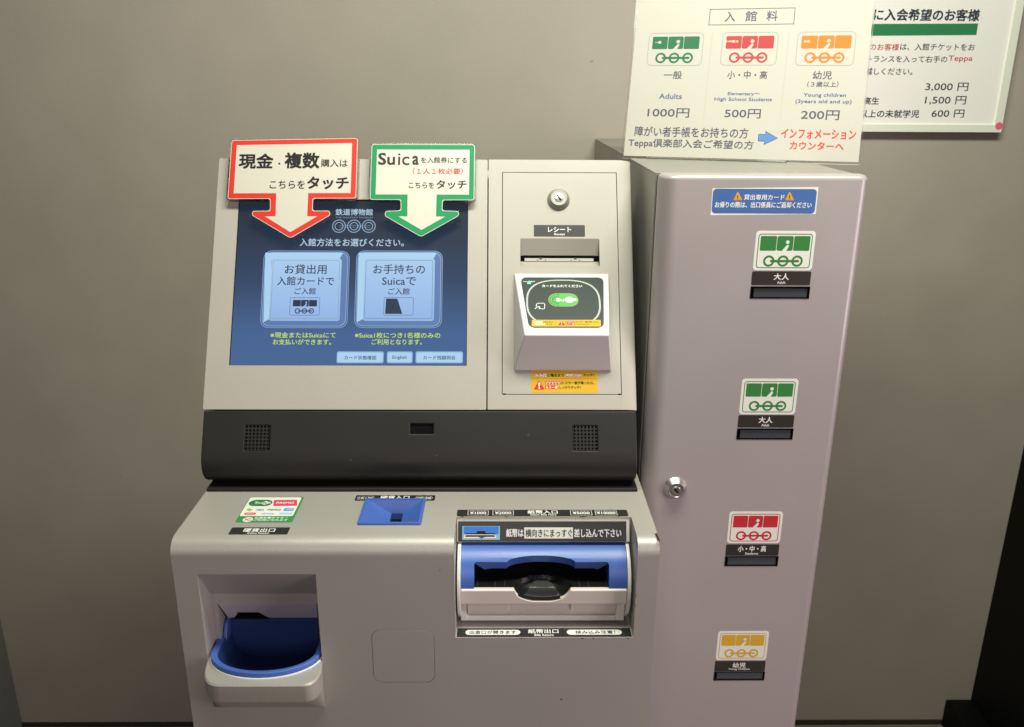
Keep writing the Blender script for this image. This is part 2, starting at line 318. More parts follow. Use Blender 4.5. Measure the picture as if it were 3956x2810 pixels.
  ('T', 3, 'navyink', 'Young children', (275.66, 337.7, 101.62, 109.0), 0.01, 0),
  ('T', 3, 'navyink', '(3years old and up)', (264.48, 346.82, 91.69, 99.08), 0.01, 0),
  ('T', 3, 'greyink', '1000円', (35.93, 102.99, 67.72, 82.74), 0.01, 0),
  ('T', 3, 'greyink', '500円', (158.56, 214.07, 68.26, 82.94), 0.01, 0),
  ('T', 3, 'greyink', '200円', (274.83, 330.99, 67.59, 82.56), 0.01, 0),
  ('L', 2, 'linegrey', [(127.29, 204.84), (126.51, 65.54)], 0.3),
  ('L', 2, 'linegrey', [(245.18, 205.05), (244.19, 65.75)], 0.3),
  ('T', 3, 'greyink', '障がい者手帳をお持ちの方', (17.89, 197.98, 36.07, 52.51), 0.01, 0),
  ('T', 3, 'greyink', 'Teppa倶楽部入会ご希望の方', (9.31, 207.64, 16.77, 32.77), 0.01, 0),
  ('P', 2, 'arrowedge', [(213.35, 43.72), (224.06, 43.95), (223.6, 48.87), (243.72, 37.73), (223.2, 26.53), (223.55, 31.7), (213.58, 32.32)]),
  ('P', 3, 'arrowblue', [(214.25, 42.88), (224.96, 43.11), (224.56, 47.39), (241.88, 37.69), (224.09, 28.06), (224.29, 32.57), (214.53, 33.21)]),
  ('T', 3, 'redink', 'インフォメーション', (247.81, 357.76, 37.81, 52.99), 0.02, 0),
  ('T', 3, 'redink', 'カウンターへ', (262.52, 341.82, 20.67, 33.32), 0.02, 0),
 ],
 'poster': [
  ('T', 3, 'posterink', 'に入会希望のお客様', (1215.87, 1445.08, 686.04, 710.6), 0.03, 0),
  ('P', 2, 'postergreen', [(1184.24, 679.34), (1444.61, 681.96), (1444.99, 658.66), (1183.31, 655.1)]),
  ('T', 3, 'redink', 'のお客様', (1216.51, 1280.13, 625.98, 640.19), 0.01, 0),
  ('T', 3, 'posterink', 'は、入館チケットをお', (1282.81, 1446.13, 626.69, 641.29), 0.01, 0),
  ('T', 3, 'posterink', 'トランスを入って右手の', (1214.64, 1389.64, 601.8, 615.93), 0.01, 0),
  ('T', 3, 'redink', 'Teppa', (1391.74, 1445.25, 602.5, 616.63), 0.01, 0),
  ('T', 3, 'posterink', '越しください。', (1212.87, 1317.43, 575.88, 590.33), 0.01, 0),
  ('T', 3, 'posterink', '3,000 円', (1350.97, 1445.88, 542.29, 560.71), 0.01, 0),
  ('T', 3, 'posterink', '1,500 円', (1354.57, 1445.88, 514.03, 532.62), 0.01, 0),
  ('T', 3, 'posterink', '600 円', (1373.76, 1446.47, 486.58, 503.91), 0.01, 0),
  ('T', 3, 'posterink', '高生', (1218.04, 1252.46, 513.54, 529.09), 0.02, 0),
  ('T', 3, 'posterink', '以上の未就学児', (1213.2, 1346.25, 485.68, 502.6), 0.02, 0),
 ],
 'bluesticker': [
  ('P', 1, 'stickerwhite', [(696.98, 420.84), (837.73, 423.2), (838.16, 387.21), (697.07, 385.27)]),
  ('R', 2, 'stickerblue', (698.06, 836.27, 387.87, 420.35), 5, 0),
  ('P', 3, 'orange', [(730.94, 416.33), (731.8, 415.8), (737.57, 405.93), (736.82, 405.26), (727.05, 405.08), (726.16, 405.88), (730.18, 415.8)]),
  ('P', 4, 'yellow', [(731.08, 414.73), (736.33, 406.2), (727.37, 406.02)]),
  ('R', 5, 'ink', (730.8, 731.88, 408.59, 412.06), 0.3, 0),
  ('E', 5, 'ink', (730.92, 732.27, 406.85, 408.05), 0),
  ('P', 3, 'orange', [(799.81, 416.64), (800.69, 416.11), (806.65, 406.23), (805.91, 405.56), (796.13, 405.38), (795.22, 406.18), (799.06, 416.1)]),
  ('P', 4, 'yellow', [(799.99, 415.04), (805.4, 406.49), (796.43, 406.32)]),
  ('R', 5, 'ink', (799.78, 800.87, 408.89, 412.36), 0.3, 0),
  ('E', 5, 'ink', (799.96, 801.32, 407.14, 408.35), 0),
  ('T', 3, 'white', '貸出専用カード', (739.71, 793.77, 405.79, 413.15), 0.02, 0),
  ('T', 3, 'white', 'お帰りの際は、出口係員にご返却ください', (701.84, 831.25, 395.3, 403.37), 0.02, 0),
 ],
 'unit0': [
  ('T', 2, 'white', '大人', (790.46, 811.45, 297.45, 306.68), 0.02, 0),
  ('T', 2, 'white', 'Adult', (795.78, 807.28, 292.18, 295.75), 0.02, 0),
 ],
 'unit1': [
  ('T', 2, 'white', '大人', (790.07, 810.24, 86.33, 95.96), 0.02, 0),
  ('T', 2, 'white', 'Adult', (794.75, 806.19, 81.1, 85.02), 0.02, 0),
 ],
 'unit2': [
  ('T', 2, 'white', '小・中・高', (778.66, 821.68, -125.15, -114.77), 0.02, 0),
  ('T', 2, 'white', 'Students', (790.22, 810.28, -130.06, -126.07), 0.02, 0),
 ],
 'unit3': [
  ('T', 2, 'white', '幼児', (788.85, 809.89, -335.86, -326.08), 0.02, 0),
  ('T', 2, 'white', 'Young Children', (782.41, 816.58, -340.94, -336.54), 0.02, 0),
 ],
 'units': [
  ((763.26, 840.75, 310.8, 364.54), (762.0, 841.54, 290.04, 309.51), (760.65, 842.3, 271.37, 288.18)),
  ((761.58, 842.73, 99.86, 154.07), (760.64, 840.88, 79.27, 98.56), (759.95, 841.81, 60.58, 77.69)),
  ((759.6, 839.78, -110.2, -56.78), (759.93, 840.87, -132.21, -112.33), (758.82, 840.41, -150.1, -132.82)),
  ((759.74, 839.23, -321.38, -267.33), (759.19, 839.97, -343.31, -323.06), (757.83, 839.8, -359.99, -343.65)),
 ],
 'icsticker': [
  ('R', 1, 'icgreen', (67.57, 142.85, 50.65, 123.95), 3.5, 0),
  ('R', 2, 'stickerwhite', (68.32, 139.69, 68.07, 122.37), 3, 0),
  ('R', 3, 'suicadark', (70.74, 102.89, 96.13, 114.92), 99, 0),
  ('E', 4, 'white', (89.01, 97.23, 100.3, 110.27), 0),
  ('T', 5, 'white', 'Su', (79.03, 88.14, 102.96, 108.72), 0.03, 0),
  ('T', 5, 'ink', 'ic', (90.62, 95.8, 102.2, 108.34), 0.03, 0),
  ('T', 5, 'white', 'a', (97.13, 100.88, 103.35, 107.95), 0.03, 0),
  ('R', 4, 'suicagreen', (71.55, 72.63, 108.33, 109.49), 0, 0),
  ('R', 4, 'suicagreen', (73.71, 74.78, 100.68, 101.82), 0, 0),
  ('R', 4, 'suicagreen', (72.84, 73.92, 109.49, 110.65), 0, 0),
  ('R', 4, 'suicagreen', (75.63, 76.7, 99.53, 100.68), 0, 0),
  ('R', 4, 'suicagreen', (74.13, 75.21, 110.65, 111.81), 0, 0),
  ('R', 4, 'suicagreen', (77.55, 78.62, 98.4, 99.54), 0, 0),
  ('R', 4, 'suicagreen', (75.42, 76.5, 111.81, 112.98), 0, 0),
  ('R', 4, 'suicagreen', (79.46, 80.53, 97.26, 98.4), 0, 0),
  ('R', 4, 'suicagreen', (77.36, 78.44, 110.65, 111.81), 0, 0),
  ('R', 4, 'suicagreen', (80.75, 81.81, 98.4, 99.54), 0, 0),
  ('R', 4, 'suicagreen', (79.29, 80.37, 109.49, 110.65), 0, 0),
  ('R', 4, 'suicagreen', (82.03, 83.1, 99.54, 100.68), 0, 0),
  ('R', 4, 'suicagreen', (81.22, 82.3, 108.34, 109.49), 0, 0),
  ('R', 4, 'suicagreen', (83.32, 84.39, 100.68, 101.82), 0, 0),
  ('P', 3, 'pasmored', [(102.82, 114.15), (134.68, 114.94), (138.73, 97.26), (106.26, 96.5)]),
  ('T', 4, 'white', 'PASMO', (108.21, 132.88, 102.97, 108.34), 0.03, 0),
  ('P', 3, 'limegreen', [(75.68, 90.49), (81.51, 86.01), (78.3, 81.2), (72.37, 86.01)]),
  ('T', 3, 'stickerblue', 'TOICA', (86.06, 96.6, 82.67, 88.24), 0.03, 0),
  ('T', 3, 'greyink', 'manaca', (101.43, 119.36, 83.41, 88.24), 0.02, 0),
  ('R', 3, 'skyblue', (123.32, 136.87, 82.3, 90.11), 1, 0),
  ('T', 4, 'white', 'ICOCA', (127.54, 135.64, 84.52, 87.87), 0.02, 0),
  ('R', 3, 'pasmored', (73.02, 89.04, 71.33, 77.89), 99, 0),
  ('T', 4, 'stickerwhite', 'SUGOCA', (76.04, 86.48, 73.14, 75.7), 0.02, 0),
  ('T', 3, 'skyblue', 'nimoca', (96.26, 112.99, 72.41, 77.52), 0.01, 0),
  ('R', 3, 'paleblue', (119.74, 137.35, 72.41, 77.88), 0.5, 0),
  ('E', 3, 'stickerwhite', (76.02, 89.25, 51.71, 64.84), 0),
  ('T', 4, 'redink', 'IC', (78.6, 87.01, 55.58, 60.91), 0.06, 0),
  ('T', 3, 'white', '交通系電子マネー', (89.98, 134.49, 60.54, 65.55), 0.02, 0),
  ('T', 3, 'white', 'ご利用になれます', (90.4, 135.56, 54.51, 59.83), 0.02, 0),
 ],
 'coinreturn': [
  ('T', 2, 'white', '硬貨出口', (84.82, 125.91, 25.29, 35.1), 0.02, 0),
  ('T', 2, 'white', 'Coins Return', (92.17, 120.0, 20.62, 24.62), 0.02, 0),
 ],
 'coininlet': [
  ('T', 2, 'white', '硬貨入口', (249.14, 289.67, 117.31, 127.18), 0.02, 0),
  ('T', 2, 'white', 'Insert Coins Here', (251.03, 281.75, 113.41, 116.53), 0.02, 0),
  ('E', 2, 'white', (216.74, 228.53, 114.57, 126.37), 0.35),
  ('T', 2, 'white', '10', (219.31, 226.02, 117.69, 122.81), 0.02, 0),
  ('E', 2, 'white', (229.43, 240.68, 114.57, 126.38), 0.35),
  ('T', 2, 'white', '50', (232.0, 238.16, 117.7, 122.81), 0.02, 0),
  ('E', 2, 'white', (298.38, 309.83, 114.59, 126.4), 0.35),
  ('T', 2, 'white', '100', (300.22, 308.03, 117.71, 122.83), 0.02, 0),
  ('E', 2, 'white', (310.55, 322.0, 114.59, 126.41), 0.35),
  ('T', 2, 'white', '500', (312.39, 320.2, 117.72, 122.84), 0.02, 0),
 ],
 'billinlet': [
  ('R', 2, 'white', (373.02, 400.97, 70.2, 83.35), 0, 0.55),
  ('T', 2, 'white', '¥1000', (376.1, 397.89, 73.1, 80.4), 0.02, 0),
  ('R', 2, 'white', (406.56, 434.8, 70.2, 83.35), 0, 0.55),
  ('T', 2, 'white', '¥2000', (409.63, 431.72, 73.09, 80.4), 0.02, 0),
  ('R', 2, 'white', (511.49, 540.77, 70.17, 83.34), 0, 0.55),
  ('T', 2, 'white', '¥5000', (514.57, 537.69, 73.07, 80.39), 0.02, 0),
  ('R', 2, 'white', (545.12, 574.56, 70.17, 83.34), 0, 0.55),
  ('T', 2, 'white', '¥10000', (547.08, 572.6, 73.07, 80.38), 0.02, 0),
  ('T', 2, 'white', '紙幣入口', (453.75, 494.42, 74.25, 84.23), 0.02, 0),
  ('T', 2, 'white', 'Insert Bills Here', (457.43, 492.12, 69.32, 73.37), 0.02, 0),
 ],
 'plate': [
  ('R', 2, 'photo_sky', (366.31, 416.42, 3.49, 21.75), 0, 0),
  ('R', 3, 'photo_blue', (368.09, 414.62, 11.32, 21.2), 1, 0),
  ('P', 4, 'ink', [(370.45, 12.42), (384.94, 12.42), (386.31, 15.16), (395.97, 15.16), (398.05, 12.41), (409.79, 12.41), (411.19, 6.23), (369.78, 6.25)]),
  ('P', 5, 'palecream', [(369.76, 10.78), (409.79, 10.76), (411.88, 5.54), (368.13, 5.56)]),
  ('P', 6, 'darkgrey', [(370.87, 9.95), (409.11, 9.94), (409.8, 7.47), (397.38, 7.47), (391.86, 5.55), (387.71, 7.48), (370.19, 7.48)]),
  ('T', 2, 'white', '紙幣は', (424.71, 447.78, 7.18, 18.17), 0.02, 0),
  ('R', 2, 'stickerwhite', (448.89, 513.9, 5.24, 19.94), 0, 0),
  ('T', 4, 'ink', '横向きにまっすぐ', (450.55, 512.79, 7.16, 17.88), 0.01, 0),
  ('T', 2, 'white', '差し込んで下さい', (515.28, 578.58, 6.72, 18.14), 0.02, 0),
 ],
 'strip': [
  ('R', 2, 'white', (370.91, 443.8, 5.58, 16.37), 99, 0),
  ('R', 2, 'white', (505.51, 578.86, 5.64, 16.44), 99, 0),
  ('T', 4, 'ink', '出金口が開きます', (376.41, 438.3, 7.14, 14.78), 0.01, 0),
  ('T', 4, 'ink', '挟み込み注意！', (517.07, 569.87, 6.97, 14.62), 0.01, 0),
  ('T', 2, 'white', '紙幣出口', (454.19, 494.61, 8.51, 17.77), 0.02, 0),
  ('T', 2, 'white', 'Bills Return', (462.45, 487.52, 2.72, 7.39), 0.02, 0),
 ],
}
# ---------------------------------------------------------------- building helpers
class Frame:
    def __init__(s, O, U, V):
        s.O = Vector(O); s.U = Vector(U).normalized(); s.V = Vector(V).normalized(); s.N = s.U.cross(s.V)
        s.M = Matrix.Translation(s.O) @ Matrix((s.U, s.V, s.N)).transposed().to_4x4()
    def off(s, n): return Frame(s.O + s.N*n/1000, s.U, s.V)
X_, Y3, Z_ = Vector((1,0,0)), Vector((0,1,0)), Vector((0,0,1))
WORLD = Frame((0,0,0), X_, Y3)
WM = {}
def thing(name, label, cat, loc, group=None):
    o = bpy.data.objects.new(name, None); COL.objects.link(o); o.location = loc; o.empty_display_size = .05
    o['label'] = label; o['category'] = cat
    if group: o['group'] = group
    WM[o] = Matrix.Translation(Vector(loc)); return o
def link(name, me, parent=None, frame=WORLD, label=None):
    o = bpy.data.objects.new(name, me); COL.objects.link(o); o.matrix_basis = frame.M
    if parent: o.parent = parent; o.matrix_parent_inverse = WM[parent].inverted()
    WM[o] = frame.M.copy()
    if label: o['label'] = label
    return o
def shade(me, angle=35):
    for p in me.polygons: p.use_smooth = True
    me.set_sharp_from_angle(angle=math.radians(angle))
def mesh(verts, faces, mats, fm=None, smooth=None):
    me = bpy.data.meshes.new('m'); me.from_pydata([tuple(v) for v in verts], [], faces)
    for m in mats: me.materials.append(M[m])
    if fm: me.polygons.foreach_set('material_index', fm)
    me.update()
    if smooth: shade(me, smooth)
    return me
def ev(o):
    dg = bpy.context.evaluated_depsgraph_get(); dg.update()
    return bpy.data.meshes.new_from_object(o.evaluated_get(dg), depsgraph=dg)
def finish(me, bevel=0, seg=2, cuts=(), ang=35):
    """boolean cuts and a bevel, applied"""
    o = bpy.data.objects.new('t', me); COL.objects.link(o); tmp = []
    for c in cuts:
        co = bpy.data.objects.new('c', c); COL.objects.link(co); tmp.append(co)
        b = o.modifiers.new('b', 'BOOLEAN'); b.operation = 'DIFFERENCE'; b.solver = 'EXACT'; b.object = co
    if bevel:
        b = o.modifiers.new('v', 'BEVEL'); b.width = bevel/1000; b.segments = seg; b.limit_method = 'ANGLE'; b.angle_limit = math.radians(30); b.harden_normals = False
    r = ev(o); bpy.data.objects.remove(o)
    for t in tmp: bpy.data.objects.remove(t)
    while len(r.materials) > 1 and r.materials[-1] is None: r.materials.pop(index=len(r.materials)-1)
    shade(r, ang); o = bpy.data.objects.new('t', r); COL.objects.link(o)
    b = o.modifiers.new('w', 'WEIGHTED_NORMAL'); b.keep_sharp = True; b.mode = 'FACE_AREA'; b.weight = 80
    r = ev(o); bpy.data.objects.remove(o); return r
def k(p): return [v/1000 for v in p]
def box(x0, x1, y0, y1, z0, z1, m='black_void'):
    x0,x1,y0,y1,z0,z1 = k((x0,x1,y0,y1,z0,z1))
    v = [(x,y,z) for z in (z0,z1) for y in (y0,y1) for x in (x0,x1)]
    return mesh(v, [(0,2,3,1),(4,5,7,6),(0,1,5,4),(2,6,7,3),(0,4,6,2),(1,3,7,5)], [m])
def rrect(x0, x1, y0, y1, r, n=6):
    r = min(r, abs(x1-x0)/2-1e-4, abs(y1-y0)/2-1e-4)
    if r <= .01: return [(x0,y0),(x1,y0),(x1,y1),(x0,y1)]
    p = []
    for cx, cy, a in ((x1-r,y1-r,0),(x0+r,y1-r,90),(x0+r,y0+r,180),(x1-r,y0+r,270)):
        for i in range(n+1): t = math.radians(a+90*i/n); p.append((cx+r*math.cos(t), cy+r*math.sin(t)))
    return p
def ell(cx, cy, rx, ry, n=40): return [(cx+rx*math.cos(2*math.pi*i/n), cy+ry*math.sin(2*math.pi*i/n)) for i in range(n)]
def offs(pts, d):
    n = len(pts); A = sum(pts[i][0]*pts[(i+1)%n][1]-pts[(i+1)%n][0]*pts[i][1] for i in range(n)); s = 1 if A > 0 else -1; out = []
    for i in range(n):
        p0, p1, p2 = Vector(pts[i-1]), Vector(pts[i]), Vector(pts[(i+1)%n]); a = (p1-p0).normalized(); b = (p2-p1).normalized()
        na = Vector((a.y,-a.x))*s; nb = Vector((b.y,-b.x))*s; q = na+nb; L = max(.3, q.length_squared/2)
        out.append(tuple(p1 + q*d/L))
    return out
def rpoly(pts, r, n=4):
    out = []; N = len(pts)
    rs = r if isinstance(r, (list, tuple)) else [r]*N
    for i in range(N):
        p0, p1, p2 = Vector(pts[i-1]), Vector(pts[i]), Vector(pts[(i+1)%N]); a = (p0-p1); b = (p2-p1); la, lb = a.length, b.length; a.normalize(); b.normalize()
        d = min(rs[i], la*.45, lb*.45); q0 = p1+a*d; q1 = p1+b*d
        for j in range(n+1): t = j/n; out.append(tuple(q0*(1-t)**2 + p1*2*t*(1-t) + q1*t*t))
    return out
def flat(loops, z=0):
    vv = [Vector((*p, 0)) for l in loops for p in l]; tr = tessellate_polygon([[Vector((*p, 0)) for p in l] for l in loops]); f = []
    for a, b, c in tr:
        n = (vv[b]-vv[a]).cross(vv[c]-vv[a]).z
        if abs(n) < 1e-9: continue
        f.append((a,b,c) if n > 0 else (a,c,b))
    return [(v.x/1000, v.y/1000, z/1000) for v in vv], f
def plate(loops, n0, n1, m):
    """outline with holes, from n0 to n1 along the frame's normal"""
    top, f = flat(loops, n1); bot, _ = flat(loops, n0); N = len(top); F = list(f) + [(a+N, c+N, b+N) for a,b,c in f]; s = 0
    for i, l in enumerate(loops):
        A = sum(l[j][0]*l[(j+1)%len(l)][1]-l[(j+1)%len(l)][0]*l[j][1] for j in range(len(l))); ccw = A > 0
        if i: ccw = not ccw
        for j in range(len(l)):
            a, b = s+j, s+(j+1)%len(l); F.append((a+N, b+N, b, a) if (ccw if not i else A > 0) == True and (i == 0) else ((b+N, a+N, a, b) if i == 0 else ((a, b, b+N, a+N) if A > 0 else (b, a, a+N, b+N))))
        s += len(l)
    me = mesh(top+bot, F, [m]); bm = bmesh.new(); bm.from_mesh(me); bmesh.ops.recalc_face_normals(bm, faces=bm.faces); bm.to_mesh(me); bm.free(); return me
def prism(prof, x0, x1, m, perm='x'):
    """closed profile (y,z) in mm swept along x"""
    n = len(prof); v = [(x0/1000, a/1000, b/1000) for a, b in prof] + [(x1/1000, a/1000, b/1000) for a, b in prof]
    f = [tuple(range(n))[::-1], tuple(range(n, 2*n))] + [(i, (i+1)%n, n+(i+1)%n, n+i) for i in range(n)]
    me = mesh(v, f, [m]); bm = bmesh.new(); bm.from_mesh(me); bmesh.ops.recalc_face_normals(bm, faces=bm.faces); bm.to_mesh(me); bm.free(); return me
def loft(rings, m, cap0=False, cap1=False, closed=True, smooth=40):
    n = len(rings[0]); v = [tuple(k(p)) for r in rings for p in r]; f = []
    for i in range(len(rings)-1):
        for j in range(n if closed else n-1):
            a, b = i*n+j, i*n+(j+1)%n; f.append((a, b, b+n, a+n))
    if cap0: f.append(tuple(range(n))[::-1])
    if cap1: f.append(tuple(range((len(rings)-1)*n, len(rings)*n)))
    me = mesh(v, f, [m]); bm = bmesh.new(); bm.from_mesh(me); bmesh.ops.recalc_face_normals(bm, faces=bm.faces); bm.to_mesh(me); bm.free(); shade(me, smooth); return me
def join(*mes):
    bm = bmesh.new(); mats = []
    for me in mes:
        mp = []
        for mm in me.materials:
            if mm not in mats: mats.append(mm)
            mp.append(mats.index(mm))
        s = len(bm.faces); bm.from_mesh(me); bm.faces.ensure_lookup_table()
        for f in bm.faces[s:]: f.material_index = mp[f.material_index] if f.material_index < len(mp) else 0
    r = bpy.data.meshes.new('j'); bm.to_mesh(r); bm.free()
    for mm in mats: r.materials.append(mm)
    shade(r, 35); return r
def tube(pts, r, m, n=8):
    rings = []
    for i, p in enumerate(pts):
        p = Vector(p); a = Vector(pts[max(0, i-1)]); b = Vector(pts[min(len(pts)-1, i+1)]); t = (b-a).normalized(); u = t.cross(Vector((0,0,1)) if abs(t.z) < .9 else Vector((1,0,0))).normalized(); w_ = t.cross(u)
        rings.append([p + (u*math.cos(2*math.pi*j/n) + w_*math.sin(2*math.pi*j/n))*r for j in range(n)])
    return loft(rings, m, True, True)
GL = {}
def glyphs(s, bold):
    if (s, bold) not in GL:
        c = bpy.data.curves.new('f', 'FONT'); c.body = s; c.size = 1; c.offset = bold; c.resolution_u = 3
        o = bpy.data.objects.new('f', c); COL.objects.link(o); me = ev(o); bpy.data.objects.remove(o)
        vs = [v.co.copy() for v in me.vertices]; fs = [tuple(p.vertices) for p in me.polygons]
        xs = [v.x for v in vs]; ys = [v.y for v in vs]; GL[(s, bold)] = (vs, fs, min(xs), max(xs), min(ys), max(ys))
    return GL[(s, bold)]
class Print:
    def __init__(s): s.v = []; s.f = []; s.m = []; s.mats = []
    def add(s, v, f, m):
        if m not in s.mats: s.mats.append(m)
        i = s.mats.index(m); n = len(s.v); s.v += v; s.f += [tuple(a+n for a in q) for q in f]; s.m += [i]*len(f)
    def shape(s, loops, z, m): v, f = flat(loops, z); s.add(v, f, m)
    def ring(s, o, i, z, m):
        n = len(o); v = [(a/1000, b/1000, z/1000) for a, b in o+i]; s.add(v, [(j, (j+1)%n, n+(j+1)%n, n+j) for j in range(n)], m)
    def text(s, t, x0, x1, y0, y1, z, m, b=0, tilt=0):
        vs, fs, ax, bx, ay, by = glyphs(t, 0)
        if by-ay < .25: ay -= .12; by += .12
        d = b*.9; h = y1-y0   # a bold face: the strokes thickened by shifted copies, each a hair above the last
        for q, (ex, ey) in enumerate([(0,0)] if not b else [(-d,-d),(d,-d),(-d,d),(d,d)]):
            X0, X1, Y0, Y1 = x0+abs(d)*h+ex*h, x1-abs(d)*h+ex*h, y0+abs(d)*h+ey*h, y1-abs(d)*h+ey*h
            s.add([((X0+(p.x-ax)/(bx-ax)*(X1-X0))/1000, (Y0+(p.y-ay)/(by-ay)*(Y1-Y0))/1000, (z+q*.02)/1000) for p in vs], fs, m)
    def logo(s, x0, x1, y0, y1, z, m, style):
        W, H = x1-x0, y1-y0; X = lambda t: x0+W*t; Y = lambda t: y1-H*t
        if style == 'sticker':
            s.shape([rrect(x0, x1, y0, y1, .09*H)], z, 'stickerwhite'); a = rrect(X(.035), X(.965), Y(.95), Y(.055), .08*H)
            s.ring(a, offs(a, -.014*W), z+.12, m); z += .12
        elif style == 'line':
            a = rrect(x0, x1, y0, y1, .14*H); s.ring(a, offs(a, -.010*W), z, 'linegrey')
        for i in range(3):
            a, b = X(.075+i*.2875), X(.345+i*.2875+.008); y_, y2 = Y(.495), Y(.115)
            if i != 1: s.shape([rrect(a, b, y_, y2, .02*W)], z, m)
            else:
                hd = ell(X(.545), Y(.27), .033*W, .033*W, 16)[::-1]; bx = [(X(.458), y_), (X(.535), Y(.345)), (X(.557), Y(.335)), (X(.575), Y(.37)), (X(.535), y_)]
                out = [(a+.02*W, y_)] + bx + [(b-.02*W, y_), (b, y_+.02*W), (b, y2-.02*W), (b-.02*W, y2), (a+.02*W, y2), (a, y2-.02*W), (a, y_+.02*W)]
                s.shape([out, hd], z, m)
        r = .098*W
        for t in (.25,.495,.74): s.ring(ell(X(t), Y(.765), r, r, 28), ell(X(t), Y(.765), r*.64, r*.64, 28), z, m)
        s.shape([rrect(X(.27), X(.775), Y(.765)-.02*W, Y(.765)+.02*W, .02*W)], z+.05, m)
    def data(s, key, base=0):
        for it in PRINT[key]:
            k_, lay, m = it[:3]; z = base+.12*lay
            if k_ == 'T': s.text(it[3], *it[4], z, m, it[5])
            elif k_ == 'R':
                a = rrect(*it[3], it[4])
                if it[5]: s.ring(a, offs(a, -it[5]), z, m)
                else: s.shape([a], z, m)
            elif k_ == 'P': s.shape([it[3]], z, m)
            elif k_ == 'E':
                x0,x1,y0,y1 = it[3]; a = ell((x0+x1)/2, (y0+y1)/2, (x1-x0)/2, (y1-y0)/2, 24)
                if it[4]: s.ring(a, ell((x0+x1)/2, (y0+y1)/2, (x1-x0)/2-it[4], (y1-y0)/2-it[4], 24), z, m)
                else: s.shape([a], z, m)
            elif k_ == 'L':
                h = it[4]/2; p = it[3]
                for a, b in zip(p, p[1:]):
                    d = Vector(b)-Vector(a); q = Vector((-d.y, d.x)).normalized()*h; s.shape([[tuple(Vector(a)-q), tuple(Vector(b)-q), tuple(Vector(b)+q), tuple(Vector(a)+q)]], z, m)
            elif k_ == 'G': s.logo(*it[3], z, m, it[4])
            elif k_ == 'S':
                x0,x1,y0,y1 = it[3]; cx, cy, rx, ry = (x0+x1)/2, (y0+y1)/2, (x1-x0)/2, (y1-y0)/2; o = []; i_ = []
                for j in range(64):
                    t = 2*math.pi*j/64; c, n = math.cos(t), math.sin(t); e = .74
                    px, py = math.copysign(abs(c)**e, c), math.copysign(abs(n)**e, n)
                    o.append((cx+rx*px, cy+ry*py)); i_.append((cx+(rx-it[4])*px, cy+(ry-it[4]*.8)*py))
                s.ring(o, i_, z, m)
            elif k_ == 'C':
                r = it[4]
                for c in it[3]:
                    s.ring(ell(c[0], c[1], r*1.06, r*1.06), ell(c[0], c[1], r*(.72 if it[5] else .95), r*(.72 if it[5] else .95)) if not it[5] else ell(c[0], c[1], r*1.0, r*1.0), z, m)
                    s.ring(ell(c[0], c[1], r*.66, r*.66), ell(c[0], c[1], r*.60, r*.60), z, m)
                a, b = it[3][0], it[3][-1]
                if it[5]:
                    for q in (r*.16, -r*.16): s.shape([rrect(a[0], b[0]+r*.3, a[1]+q-.12, a[1]+q+.12, 0)], z, m)
        return s
    def build(s, name, parent, frame, label=None): return link(name, mesh(s.v, s.f, s.mats, s.m), parent, frame, label)
def lock(parent, frame, u, v, r0, r1, h, turn, body='satin_steel', name='key_lock'):
    f = Frame(frame.M @ Vector((u/1000, v/1000, 0)), frame.U, frame.V)
    prof = [(r0, 0), (r0, 1.2), (r1+.6, h-.6), (r1, h), (r1-1.2, h), (r1-1.6, h-.5), (r1*.55, h-.5)]
    me = loft([[(r*math.cos(2*math.pi*j/40), r*math.sin(2*math.pi*j/40), z) for j in range(40)] for r, z in prof], body, smooth=25)
    o = link(name, me, parent, f)
    c = [(r1*.55, h-.5), (r1*.52, h+.6), (r1*.45, h+.9)]
    me = loft([[(r*math.cos(2*math.pi*j/28), r*math.sin(2*math.pi*j/28), z) for j in range(28)] for r, z in c], 'chrome', cap1=True, smooth=25)
    link('cylinder', me, o, f)
    t = math.radians(turn); U2 = f.U*math.cos(t)+f.V*math.sin(t); V2 = f.N.cross(U2); L = r1*.42
    link('keyhole', box(-L, L, -r1*.10, r1*.10, h+.3, h+1.1, 'black_gloss'), o, Frame(f.O, U2, V2))
    return o
def strip_label(name, parent, frame, x0, x1, y0, y1, r, key, m='black_label', label=None):
    o = link(name, plate([rrect(x0, x1, y0, y1, r)], 0, .25, m), parent, frame, label)
    Print().data(key, .25-.1).build('lettering', o, frame); return o
# frames
P = Frame((-0.00358563, 0.17342088, 0.11277305), X_, (0, 0.47616841, 0.87935411))
FACE = Frame((-0.00358563, 0.17540343, 0.22143914), X_, (0, 0.79669429, 0.60438251))
FRONT = Frame((0,0,0), X_, Z_); TOP = Frame((0,0,0), X_, Y3); YF = .188
DISP = Frame((0,YF,0), X_, Z_)
bd = Vector((0.95630694, -0.29236457, 0)); PRICE = Frame((0.61471044,0.48181018,0.43627889+.0005), bd, (0.09276864,0.30344064,0.94832366))
